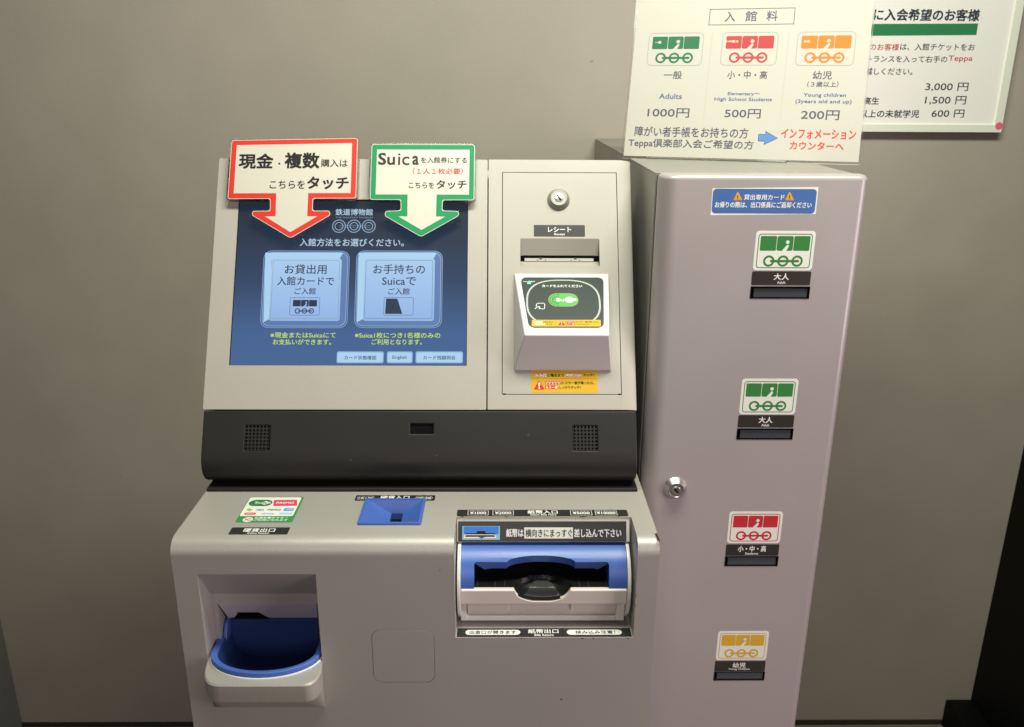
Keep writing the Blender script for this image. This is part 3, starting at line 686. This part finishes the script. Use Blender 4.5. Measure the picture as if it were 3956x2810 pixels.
# ================================================================ the setting
def struct(name, me, frame=WORLD):
    o = link(name, me, None, frame); o['kind'] = 'structure'; return o
struct('floor', box(-3500, 3500, -4000, YB*1000+300, FLOOR*1000-50, FLOOR*1000, 'floor_stone'))
struct('wall', box(-932, 3500, YB*1000, YB*1000+200, FLOOR*1000-20, 2600, 'wall_paint'))
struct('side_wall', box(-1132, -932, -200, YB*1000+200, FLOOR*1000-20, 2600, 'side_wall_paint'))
struct('skirting_board', box(-932, 1745, YB*1000-4, YB*1000-.01, FLOOR*1000+.5, FLOOR*1000+15, 'skirting'))
sc_ = Print()
for x, z, a, b in ((.615,.60,5,1.6),(-.35,.12,2,1),(-.55,-.4,2,1.4),(1.35,.02,2.5,1),(.25,.52,1.5,1)): sc_.shape([[(x*1000-a,z*1000),(x*1000,z*1000-b),(x*1000+a*.7,z*1000),(x*1000+a*.2,z*1000+b*1.6)]], .1, 'side_wall_paint')
o = sc_.build('wall_scuffs', None, Frame((0,YB-.0002,0), X_, Z_)); o['kind'] = 'structure'
# black partition at the right with its foot bracket
bp = thing('black_partition', 'tall black panel standing against the wall at the right edge of the photo', 'partition', (1.76, .7, FLOOR))
link('panel', finish(box(1747, 1790, -150, YB*1000-1, FLOOR*1000, 1900, 'black_panel'), 2), bp)
ft = link('foot', finish(prism([(YB*1000-3,FLOOR*1000), (YB*1000-3,FLOOR*1000+86), (YB*1000-25,FLOOR*1000+88), (560,FLOOR*1000+60), (560,FLOOR*1000)], 1676, 1746, 'black_panel'), 2), bp)
link('screw', loft([[(r*math.cos(a*math.pi/8), r*math.sin(a*math.pi/8), z) for a in range(16)] for r, z in ((4.5,0),(4.2,1.6),(1.5,2.2))], 'satin_steel', cap1=True), ft, Frame((1.6755,.93,FLOOR+.035), (0,-1,0), Z_))
# ================================================================ ticket machine
tm = thing('ticket_machine', 'cream and silver ticket vending machine with lit touch screen and blue coin and bill openings', 'ticket machine', (.31, .25, FLOOR))
R = 20; fil = [(R-R*math.cos(math.radians(a)), -R+R*math.sin(math.radians(a))) for a in range(0, 91, 9)]
cab = prism([(0, FLOOR*1000)] + fil + [(480, 0), (480, FLOOR*1000)], 0, 620, 'silver_paint')
recess = prism([(-5,-38.8), (37,-99), (37,-178.0), (-5,-178.0)], 30.3, 181.2, 'silver_paint')
chute = box(37, 171, 30, 120, -236, -114, 'silver_paint')
bowlcut = box(34, 178, -8, 60, -236, -176, 'silver_paint')
notch = box(358.3, 592.4, -60, 65.5, -142, 60, 'silver_paint')
deep = box(360, 590.5, 30, 130, -139, -36, 'silver_paint')
coin = box(233, 310, 47, 111, -60, 20, 'silver_paint')
def shift_y(me):   # plate in the FRONT frame -> world
    me.transform(FRONT.M); return me
sq = shift_y(plate([rrect(247.9, 330.2, -212.4, -129.9, 12)], -20, 20, 'silver_paint'))
cabm = finish(cab, 1.2, 2, [recess, chute, bowlcut, notch, deep, coin, sq], 30)
link('cabinet', cabm, tm)
link('inspection_plate', finish(plate([rrect(248.4, 329.7, -211.9, -130.4, 11.5)], -15, 0, 'silver_paint'), .4, 1), tm, FRONT)
# chips in the paint round the bill opening
def chips(lst, fr):
    for x, y, a, b in lst:
        c = Print(); c.shape([[(x-a,y),(x-a*.4,y-b),(x+a*.5,y-b*.8),(x+a,y),(x,y+b*.8)]], .12, 'brownink'); c.build('paint_chip', tm, fr)
chips(((366,66.3,3,.7),(425,66.1,2.6,.8),(528,66.2,6,.9),(575,66.4,1.5,.5)), TOP)
chips(((445,-142.9,1.6,.8),(525,-143,2.4,.8),(540,-143,1.8,.7),(586,-143,1.6,.9),(500,-240,1.2,1.5),(340,-40,.8,.8),(592.8,-78,.5,3),(593,-93,.5,2)), FRONT)
ch = Print(); ch.shape([[(616,20),(619.6,23),(619.8,4),(618,-2),(617.4,8)]], .1, 'brownink'); ch.build('paint_chip', tm, Frame((0,0,.0002), X_, Y3))
# ---- coin return tray
# lip
lipo = [(28.7,0),(30.5,-14),(34,-27),(40,-38),(47,-44.5),(56,-47.2),(80,-47.5),(140,-47.5),(170,-47.2),(177,-43.5),(182,-36),(184,-24),(183,-12),(181,0)]
lipo = [lipo[0]] + rpoly(lipo, 5, 3)[4:-4] + [lipo[-1]]
def lipring(s, z): return [(x+(1-s)*(105-x)*.03, y*s, z) for x, y in lipo]
top_in = [(x+(105-x)*.02, y*.955, -177.9) for x, y in lipo]
lr = [top_in, lipring(1,-180), lipring(1,-203), lipring(.96,-207), lipring(.02,-251)]
lv = [tuple(k(p)) for r in lr for p in r]; n = len(lipo); lf = []
for i in range(4):
    for j in range(n-1): a = i*n+j; lf.append((a, a+1, a+1+n, a+n))
    lf.append((i*n+n-1, i*n, i*n+n, i*n+n+n-1))
lf += [tuple(range(n))[::-1], tuple(range(4*n, 5*n))]
lip = mesh(lv, lf, ['silver_paint']); bm = bmesh.new(); bm.from_mesh(lip); bmesh.ops.recalc_face_normals(bm, faces=bm.faces); bm.to_mesh(lip); bm.free()
# D shaped outline of the bowl
def dee(g, z, back=66, cx=106, hw=73.5, yc=12, ry=47.5):
    p = [(cx-hw+g, back-g*0), (cx-hw+g, (back+yc)/2)]
    for i in range(33):
        t = math.pi+math.pi*i/32; p.append((cx+(hw-g)*math.cos(t), yc+(ry-g)*math.sin(t)))
    return p+[(cx+hw-g, (back+yc)/2), (cx+hw-g, back)]
def dring(g, z, **kw): return [(x, y, z) for x, y in dee(g, z, **kw)]
cutb = plate([dee(3, 0)], -220, -150, 'silver_paint')
link('coin_tray_lip', finish(lip, 1.0, 2, [cutb], 30), tm)
rim = [dring(.4,-178.5), dring(.0,-170.4), dring(.5,-169.7), dring(1.5,-169.4), dring(8.5,-171.8), dring(10,-175), dring(14,-200), dring(26,-214), dring(40,-217)]
tray = link('coin_tray', loft(rim[:5], 'blue_plastic', smooth=50), tm)
link('basin', loft(rim[4:], 'shaded_blue', cap1=True, smooth=50), tray)
link('tray_rim', loft([dring(-1.6,-178.2), dring(-1.4,-176.9), dring(0,-176.6)], 'white_plastic'), tray)
link('tray_back', join(box(40,171,61.5,64.5,-218,-156,'shaded_blue'), box(98,171,61,61.4,-160,-151,'shaded_blue')), tray)
link('tray_side', finish(prism([(66,-152),(52,-155),(46,-164),(40,-178),(66,-178)], 38.0, 43, 'blue_plastic'), 1.2), tray)
link('tray_side', finish(prism([(66,-154),(52,-168),(46,-178),(66,-178)], 167.5, 169.6, 'blue_plastic'), .8), tray)
# sloped white cover plate behind the opening, with the black chute hole
cv = Frame((0,.0375,-.1145), X_, (0,-.5,.83))   # V up the slope
cover = link('chute_cover', finish(plate([[(37.6,0),(170,0),(170,-45),(97,-45),(92,-38),(87,-28),(54,-28),(56,-34),(50,-44),(41,-47),(40,-30)]], -2, 0, 'tray_plastic'), .6), tm, cv)
link('chute_hole', box(40, 170, 66.5, 68, -200, -112, 'black_void'), tm)
link('chute_side', box(169.8, 170.9, 38, 64, -178, -114.5, 'black_void'), tm)
# ---- coin slot
cs = finish(plate([rrect(229.6,313.2,43.2,114.2,3), rrect(233.4,309.4,47.0,110.6,1.0)[::-1]], 0, 3.2, 'blue_plastic'), .9)
cso = link('coin_slot', cs, tm)
fun = [[(233,110.8,3),(233,47,3),(266.5,47,-15),(266.5,104,-15)], [(309.8,47,3),(309.8,110.8,3),(282.5,104,-15),(282.5,47,-15)], [(309.8,110.8,3),(233,110.8,3),(266.5,104,-15),(282.5,104,-15)],
       [(266.5,104,-15),(266.5,47,-15),(266.5,47,-34),(266.5,104,-34)], [(282.5,47,-15),(282.5,104,-15),(282.5,104,-34),(282.5,47,-34)], [(266.5,104,-15),(266.5,104,-24),(282.5,104,-24),(282.5,104,-15)]]
link('funnel', mesh([k(p) for q in fun for p in q], [tuple(range(i*4, i*4+4)) for i in range(6)], ['blue_plastic']), cso)
link('coin_chute', join(box(266.6,282.4,47,103.9,-36,-34,'black_gloss'), box(266.8,282.2,47.5,104.5,-34,-24.2,'black_gloss')), cso)
# ---- labels on the counter
strip_label('coin_inlet_label', tm, TOP, 214.5, 325.6, 112.6, 129.0, 2.5, 'coininlet')
strip_label('coin_return_label', tm, TOP, 68.3, 143.8, 19.4, 37.6, 1.6, 'coinreturn')
strip_label('bill_inlet_label', tm, TOP, 358.6, 589.2, 67.4, 85.9, 3, 'billinlet')
strip_label('bill_return_label', tm, Frame((0,0,-.142), X_, Y3), 359.9, 590.8, 1.2, 20.2, 1.2, 'strip')
ic = Print().data('icsticker', 0); ic.build('payment_sticker', tm, TOP, 'green and white sticker of accepted travel cards')
# ---- bill unit
bu = link('bill_unit', finish(prism([(63,-32),(48,-34),(30,-46),(19,-60),(14,-78),(14,-102),(20,-118),(32,-132),(46,-139),(100,-139),(100,-32)], 360.2, 365, 'white_plastic'), 1.2), tm)
link('end_plate', finish(prism([(63,-32),(48,-34),(30,-46),(19,-60),(13,-78),(14,-102),(22,-120),(34,-133),(48,-139),(100,-139),(100,-32)], 584.2, 589, 'white_plastic'), 1.2), bu)
arc = [(66-46*math.sin(math.radians(t)), -80.5+47*math.cos(math.radians(t))) for t in range(4, 91, 6)]
solid = prism(arc + [(20,-80.6), (110,-80.6), (110,-33.6)], 365, 584, 'blue_plastic')
def arch(n=20): return [(471+45*math.cos(math.pi*i/n), -48.5+6.0*math.sin(math.pi*i/n)) for i in range(n+1)]
opening = [(382.5,-82),(560.5,-82),(560.5,-51.5),(559.5,-49.3),(557.5,-48.5)] + arch() + [(385.5,-48.5),(383.3,-49.3),(382.5,-51.5)]
oc = shift_y(plate([opening], -62, 60, 'blue_plastic'))
link('blue_cover', finish(solid, .8, 2, [oc], 30), bu)
# funnel wall above the opening
def ysurf(z): 
    c = max(-1, min(1, (z+80.5)/47)); return 66-46*math.sin(math.acos(c))
outl = [(382.6,-49.6),(405,-48.5),(425,-48.5)] + arch()[::-1] + [(517,-48.5),(540,-48.5),(560.4,-49.6)]
inl = [(396+(x-382.6)*.5 if x < 405 else (547-(560.4-x)*.5 if x > 540 else x), z-13.5) for x, z in outl]
o3 = [(x, ysurf(z)+.4, z) for x, z in outl]; i3 = [(x, ysurf(zo[1])+7, z) for (x, z), zo in zip(inl, outl)]
link('funnel', loft([o3, i3], 'blue_plastic', closed=False, smooth=30), bu)
link('cavity', box(366, 582, 61, 64, -100, -40, 'black_void'), bu)
# white front lip with the scoop cut out
lipf = prism([(20,-80.8),(17.5,-82.5),(17.5,-102.5),(19,-104),(24,-104),(24,-80.8)], 365.4, 583.8, 'beige_plastic')
sco = [(436,-70)] + rpoly([(434,-79),(440,-92),(456,-98.6),(488,-98.6),(504,-92),(511,-79)], [3,9,10,10,9,3]) + [(509,-70)]
sc2 = shift_y(plate([sco], -50, 30, 'beige_plastic'))
link('front_lip', finish(lipf, 1.3, 3, [sc2], 30), bu)
# black tray with finger scoop
NX, NY = 120, 56; tv = []; tf = []
def trayz(x, y):
    e = ((x-474)/40)**2 + ((y-22)/32)**2
    if e >= 1: return -81.2 if y > 23.9 else -95
    z = -81.2 - 16.5*(1-e)**.45
    d = min((9+(52-y)*.55-abs(x-472.5))/3.5, (y-27.5)/2.0, (53-y)/5); d = max(0, min(1, d)); d = d*d*(3-2*d)
    return z*(1-d) + d*(-84.5)
for j in range(NY+1):
    for i in range(NX+1):
        x = 382.6+177.8*i/NX; y = 18.6+42*j/NY; tv.append(k((x, y, trayz(x, y))))
for j in range(NY):
    for i in range(NX): a = j*(NX+1)+i; tf.append((a, a+1, a+NX+2, a+NX+1))
def humped(f): v = tv[f[0]]; x, y = v[0]*1000, v[1]*1000; return 1 if min((10.5+(52-y)*.55-abs(x-472.5)), y-26, 52-y) > 0 else 0
link('bill_tray', mesh(tv, tf, ['black_tray', 'hump_plastic'], [humped(f) for f in tf], smooth=60), bu)
link('scoop_rim', tube([k((474+40.3*math.cos(math.radians(a)), 22+32.3*math.sin(math.radians(a)), -81.0)) for a in range(5, 176, 6)], .0005, 'black_gloss'), bu)
for x in (387,410,423,522,534,558): link('guide_line', box(x-.2, x+.2, 24.5, 50, -81.1, -80.8, 'darkgrey'), bu)
# lower flap
fl = prism([(24,-104.3),(24,-107),(26,-120),(33,-129.5),(60,-129.5),(60,-104.3)], 373.4, 571.5, 'beige_plastic')
nt_ = prism([(20,-104),(20,-116),(26.5,-117),(26.5,-104)], 428, 511, 'beige_plastic')
link('return_flap', finish(fl, 1, 2, [nt_], 30), bu)
link('flap_frame', join(finish(box(364,372.6,30,60,-136,-104.5,'white_plastic'), 1), finish(box(572.3,584,30,60,-136,-104.5,'white_plastic'), 1), finish(box(364,584,32,60,-138.5,-130.5,'white_plastic'), 1)), bu)
PL_ = Frame((0,.052,-.0304), X_, (0,.342,.94))
pb = link('label_bar', finish(box(358.8,590.2,0,29.0,-7,-.4,'brushed_plate'), 1.2), tm, PL_)
lb = link('guide_label', plate([rrect(360.8,585.4,1.2,28.0,.8)], -.5, .3, 'black_label'), tm, PL_); Print().data('plate', .15).build('lettering', lb, PL_)
# ---- neck and black fascia
link('neck', join(finish(box(.5, 609, 168, 330, 0.2, 60, 'black_plastic'), 1.5), finish(box(1.5, 612, 139.5, 175, .1, 5.2, 'black_plastic'), 1.2)), tm)
PN_, PV_ = P.N, P.V
def pp(v, n): q = P.O + PV_*v/1000 + PN_*n/1000; return (q.y*1000, q.z*1000)
curve = [pp(-2.2,-1.2), pp(-30,-1.2), pp(-62,-1.2), pp(-74,-2.2), pp(-84,-6), pp(-92,-13), pp(-97,-23), pp(-98,-34), pp(-96,-46)]
inner = [pp(-85,-80), pp(-2.2,-60)]
fas = prism(curve+inner, -2.2, 609.6, 'black_plastic')
def inP(me): me.transform(P.M); return me
cuts = [inP(box(a, b, -58, -23.5, -14, 5)) for a, b in ((61.5,95.8),(523,557.2))] + [inP(box(292.9,325.3,-34.9,-20.8,-8,5))]
fo = link('fascia', finish(fas, 2.0, 3, cuts, 40), tm)
for x0 in (62.2, 523.6):
    holes = [ell(x0+1.5+i*5.05, -55.5+j*5.05, 1.65, 1.65, 10)[::-1] for i in range(7) for j in range(7)]
    g = link('speaker_grille', plate([rrect(x0-.6, x0+33.4, -57.9, -23.6, .2)]+holes, -2.6, -1.15, 'black_plastic'), fo, P)
link('sensor_window', box(293,325.2,-34.8,-20.9,-7,-5,'black_gloss'), fo, P)
for x, v in ((7,-4.5),(14,-3.2),(458,-37.5),(460,-37),(210,-72),(330,-66)):
    c = Print(); c.shape([[(x,v),(x+1.6,v+.5),(x+.8,v+1.1)]], .15, 'linegrey'); c.build('dust_speck', fo, P.off(-1.1))
# ---- head housing
link('head_housing', finish(prism([pp(1,-34), pp(374,-34), (395,425), (500,330), (500,8), (190,8), (185,60)], -2.6, 606, 'grey_metal'), 2), tm)
# ---- screen panel
sp_ = finish(plate([rrect(0.6,400.2,-.8,375.6,2.2), rrect(33.0,371.9,62.4,312.2,.8)[::-1]], -12, 0, 'cream_paint'), 1.0)
spo = link('screen_panel', sp_, tm, P)
dis = link('display', plate([rrect(31,374,60,314,0)], -9, -3.0, 's_back'), tm, P)
link('display_gasket', plate([rrect(32,373,61.4,313,0), rrect(34.0,371.2,63.2,311.2,.5)[::-1]], -3, -2.4, 'black_void'), dis, P)
Print().data('screen', -2.95).build('display_image', dis, P, 'blue touch screen menu with two large buttons')
# ---- reader panel with rounded right side
sec = [(401.8,-14),(401.8,0)] + [(590+25*math.sin(math.radians(t)), -9+9*math.cos(math.radians(t))) for t in range(0, 91, 9)] + [(615,-14)]
rp = loft([[(x, y, n_) for x, n_ in sec] for y in (-.8, 376.2)], 'cream_paint', True, True)
rp = finish(rp, .9, 2, [box(422.3,592.9,20.9,355.9,-20,10,'cream_paint')], 30)
link('reader_panel', rp, tm, P)
link('panel_backing', box(404,606,2,372,-18,-15,'black_void'), tm, P)
dl = [rrect(423.2,592.0,21.8,355.1,.8), rrect(449.0,565.0,210.0,252.8,.6)[::-1]]
door = link('reader_door', finish(plate(dl, -12, 0, 'cream_paint'), .7), tm, P)
for x, y in ((424,20.7),(588,20.7)): link('hinge_notch', box(x, x+4.2, y, y+1.8, -3, .08, 'black_void'), door, P)
# receipt slot
rs = [[(449,252.8,0),(565,252.8,0),(565,230.5,-13),(449,230.5,-13)], [(449,252.8,0),(449,230.5,-13),(449,219,-13),(449,210,0)], [(565,252.8,0),(565,210,0),(565,219,-13),(565,230.5,-13)], [(449,210,0),(449,219,-13),(565,219,-13),(565,210,0)], [(449,219,-13),(449,221.5,-13),(565,221.5,-13),(565,219,-13)]]
rso = link('receipt_slot', mesh([k(p) for q in rs for p in q], [tuple(range(i*4, i*4+4))[::-1] for i in range(5)], ['cream_paint']), door, P)
link('slot_mouth', box(453.5,559.5,221.5,231.0,-24,-12.6,'black_void'), door, P)
link('paper_cutter', join(box(455.5,557.5,221.8,226.4,-12.5,-12.0,'cream_paint'), *[box(x,x+4,224.6,227.2,-12.3,-11.6,'darkgrey') for x in (477,528.5)], *[box(x,x+1.5,222.9,224.1,-12.1,-11.8,'black_void') for x in (473.5,485.5,523.5,535.5)]), door, P)
lock(tm, P, 505.7, 313.0, 16.6, 11.8, 8.5, -55, 'grey_metal')
strip_label('receipt_label', tm, P, 468.9, 544.2, 255.8, 273.6, 1.2, 'receipt')
# yellow sticker below the reader
ys = link('yellow_sticker', plate([rrect(463.8,559.0,23.5,58,1.5)], 0, .2, 'yellow'), tm, P, 'yellow warning sticker below the card reader'); Print().data('ysticker', .05).build('lettering', ys, P)
# ---- card reader
bv = [(439,198.5,0),(578.5,198.5,0),(578.8,55.5,0),(439.6,55.5,0), (440.6,198.3,3.2),(577.2,198.3,3.2),(570.2,96.5,50),(453.6,96.5,50), (574.5,76,27.5),(445.5,76,27.5), (578,57.5,6),(440.6,57.5,6)]
bf = [(4,7,6,5),(7,9,8,6),(9,11,10,8),(11,3,2,10),(0,4,5,1),(0,3,11,9),(0,9,7),(0,7,4),(1,10,2),(1,8,10),(1,6,8),(1,5,6),(0,1,2,3)]
rm = mesh([k(p) for p in bv], bf, ['reader_plastic']); bm = bmesh.new(); bm.from_mesh(rm); bmesh.ops.recalc_face_normals(bm, faces=bm.faces)
bmesh.ops.dissolve_limit(bm, angle_limit=math.radians(4), verts=bm.verts, edges=bm.edges); bm.to_mesh(rm); bm.free()
rd = link('card_reader', finish(rm, 6.0, 5, (), 50), tm, P)
gl = rpoly([(449.6,103.6),(568.7,103.9),(563.2,13.6),(460.3,13.4)], [9,9,9,9], 6)
link('bezel_gap', plate([offs(gl, .7)], -.4, .12, 'darkgrey'), rd, FACE)
gp = link('touch_plate', finish(plate([gl], -.5, .35, 'reader_glass'), .3, 1), rd, FACE)
Print().data('face', .3).build('face_print', rd, FACE, 'white oval, green card logo and yellow warning strip on the touch plate')
for y, x0, x1 in ((9.9,455.6,566.7),(5.2,457,566)): link('ridge_line', tube([k((x0,y,0)), k((x1,y,0))], .00035, 'white_plastic', 6), rd, FACE)
# ================================================================ arrow signs
def arrow(name, outer, inn, head, tri, m, key, label, pads):
    z0 = P.M @ Vector(k((outer[6][0], outer[6][1], 9)))
    t = thing(name, label, 'sign', z0, 'arrow signs stuck over the touch screen')
    rr = [7,7,7,5,5,4,4,6,4,4,5,5,7]
    sh = rpoly(offs(outer, 2.6), rr); link('acrylic_plate', finish(plate([sh], 7.0, 12.0, 'acrylic'), .4), t, P)
    S = P.off(12)
    f = link('border', plate([rpoly(offs(outer, .5), 4)], 0, .35, 'backing_cream'), t, S)
    pr = Print(); pr.shape([rpoly(offs(outer, -.4), 3.4)], .45, m)
    pr.shape([inn], .57, 'backing_cream'); pr.shape([head], .60, 'backing_cream'); pr.shape([tri], .63, 'backing_cream')
    pr.data(key, .5).build('lettering', t, S)
    for x, y in pads: link('adhesive_pad', box(x, x+14, y, y+20, 0, 7, 'white_plastic'), t, P)
    return t
arrow('arrow_sign', [(21.9,398.3),(207.2,402.9),(207.7,309.4),(144.9,308.9),(145.1,289.1),(169.6,289.4),(171.2,283.2),(115.3,248.1),(57.8,282.7),(58.7,288.4),(84.0,288.8),(83.2,308.2),(21.2,307.5)],
  [(29.4,391.0),(199.6,395.2),(199.9,317.0),(29.2,315.8)], [(91.3,318),(138,318),(138.1,280.2),(92.0,280.2)], [(76.5,280.6),(152.7,281.0),(114.5,256.7)], 'redsign', 'red',
  'red bordered down arrow sign with bold black lettering, over the screen', [(60,340),(150,340)])
arrow('arrow_sign', [(229.1,393.3),(381.0,393.6),(380.7,307.4),(334.6,307.2),(334.1,290.3),(358.2,289.4),(358.4,283.0),(304.3,250.9),(251.0,282.5),(252.0,289.2),(274.4,290.2),(274.0,307.4),(228.7,307.5)],
  [(236.7,385.2),(373.7,385.5),(373.3,315.4),(236.5,315.0)], [(283.4,317),(325.9,317),(325.6,281.2),(283.8,281.2)], [(270.5,281.4),(339.0,281.4),(304.7,260.8)], 'greensign', 'green',
  'green bordered down arrow sign with lettering, right of the red one', [(250,340),(340,340)])
# ================================================================ card dispenser
cdn = thing('card_dispenser', 'tall narrow pearl grey card dispenser cabinet right of the ticket machine', 'card dispenser', (.767, .6, FLOOR))
link('body', finish(box(628.5, 902, 234, YB*1000-2, FLOOR*1000, 435.6, 'grey_metal'), 1.5), cdn)
link('top_trim', finish(box(628.2, 902.3, 234, YB*1000-3, 435.7, 436.2, 'grey_metal'), .2, 1), cdn)
link('door_seal', box(631, 899, 205, 235, FLOOR*1000+8, 433, 'black_panel'), cdn)
zt = 438.4; rl = 26; rr_ = 12
plan = [(628.2,214)] + [(628.2+rl-rl*math.cos(math.radians(a)), 188+rl-rl*math.sin(math.radians(a))) for a in range(0, 91, 9)] + [(905.8-rr_+rr_*math.sin(math.radians(a)), 188+rr_-rr_*math.cos(math.radians(a))) for a in range(0, 91, 9)] + [(905.8,214)]
rings = []
for t in range(0, 91, 15):
    g = 7*(1-math.cos(math.radians(t))); z = zt-7+7*math.sin(math.radians(t))
    rings.append([(x+(767-x)/139*g*.9 if y < 213.9 or True else x, min(214, y+g) if y < 213.9 else y, z) for x, y in plan])
low = [(x, y, FLOOR*1000+6) for x, y in plan]
dm = loft([low]+rings, 'pearl_paint', True, True)
slots = [(760.3,842.2,z0,z1) for z0, z1 in ((271.2,288.4),(60.5,77.8),(-150.1,-132.8),(-360.2,-343.4))]
def inD(me): me.transform(DISP.M); return me
dm = finish(dm, 0, 2, [inD(box(a, b, c, d_, -18, 10, 'black_gloss')) for a, b, c, d_ in slots], 30)
dr = link('door', dm, cdn)
zs = [(310.6,364.7),(99.6,154.1),(-110.4,-56.8),(-321.4,-267.3)]; cols = ['dgreen','dgreen','dred','dyellow']
lbz = [(290.1,309.4),(79.3,98.5),(-132.0,-112.4),(-342.8,-323.2)]
cn = ['green train picture sticker on the top adult slot','green train picture sticker on the lower adult slot','red train picture sticker','yellow train picture sticker']
for i in range(4):
    bk_ = link('sticker', plate([rrect(760.6,841.6,zs[i][0],zs[i][1],5)], 0, .25, 'stickerwhite'), cdn, DISP, cn[i])
    pr = Print(); pr.logo(761.6,840.6,zs[i][0]+.8,zs[i][1]-.8,.3,cols[i],'sticker'); pr.build('train_picture', bk_, DISP)
    la = link('slot_label', plate([rrect(760.3,841.4,lbz[i][0],lbz[i][1],1.8)], 0, .25, 'brown_label'), cdn, DISP); Print().data('unit%d'%i, .15).build('lettering', la, DISP)
    a, b, c, d_ = slots[i]
    so = link('card_slot', finish(plate([rrect(a-.1,b+.1,c-.1,d_+.1,.3), rrect(a+1.5,b-1.0,c+.9,d_-1.5,.5)[::-1]], -12, .5, 'black_gloss'), .3, 1), cdn, DISP)
    link('slot_flap', finish(box(a+5, b-2.0, c+1.0, d_-3.2, -7, -1.5, 'slot_glass'), 1.2, 2), so, DISP)
    link('slot_back', box(a+1, b-1, c, d_, -17.5, -14, 'black_void'), so, DISP)
bs = Print().data('bluesticker', 0); bs.build('notice_sticker', cdn, DISP, 'blue sticker with two yellow warning triangles and white lettering')
lock(cdn, DISP, 676, -17.5, 17.6, 11.8, 9.5, -50, 'satin_steel')
# ================================================================ price sign
ps = thing('price_sign', 'cream price card listing 1000, 500 and 200 yen, leaning on the dispenser top', 'sign', (.79, .43, .4363))
link('acrylic_plate', finish(plate([rrect(-.4,367.4,.1,272,1.5)], -4.5, -.8, 'acrylic'), .4), ps, PRICE)
link('card', plate([rrect(3.2,365.0,3.6,270,.5)], -.7, -.1, 'card_cream'), ps, PRICE)
Print().data('price', -.2).build('lettering', ps, PRICE)
link('stand_foot', finish(plate([rrect(40,260,2,60,2)], 0, 2.5, 'acrylic'), .3), ps, Frame(PRICE.O + Vector((.0,.0,.0)), bd, Vector((0.29236457,0.95630694,0))))
# ================================================================ poster board on the wall
YW = YB*1000-18; WALL = Frame((0,YW/1000,0), X_, Z_)
po = thing('poster_board', 'white framed notice board on the wall behind the price card, pink dot on its corner', 'notice board', (1.3, YB-.01, .4555))
def fb(z0, z1, x0, x1): return
fr = rrect(1000,1534.6,455.6,1000,3)
link('frame', finish(plate([fr, rrect(1016,1518,471.5,984,1)[::-1]], -18, 3.5, 'frame_white'), 5, 4), po, WALL)
link('board', plate([rrect(1014,1520,469,986,0)], -16, -.6, 'board_white'), po, WALL)
Print().data('poster', -.7).build('lettering', po, WALL)
link('corner_sticker', plate([ell(1527,469.5,8.2,8.2,24)], 3.5, 3.9, 'pink'), po, WALL)
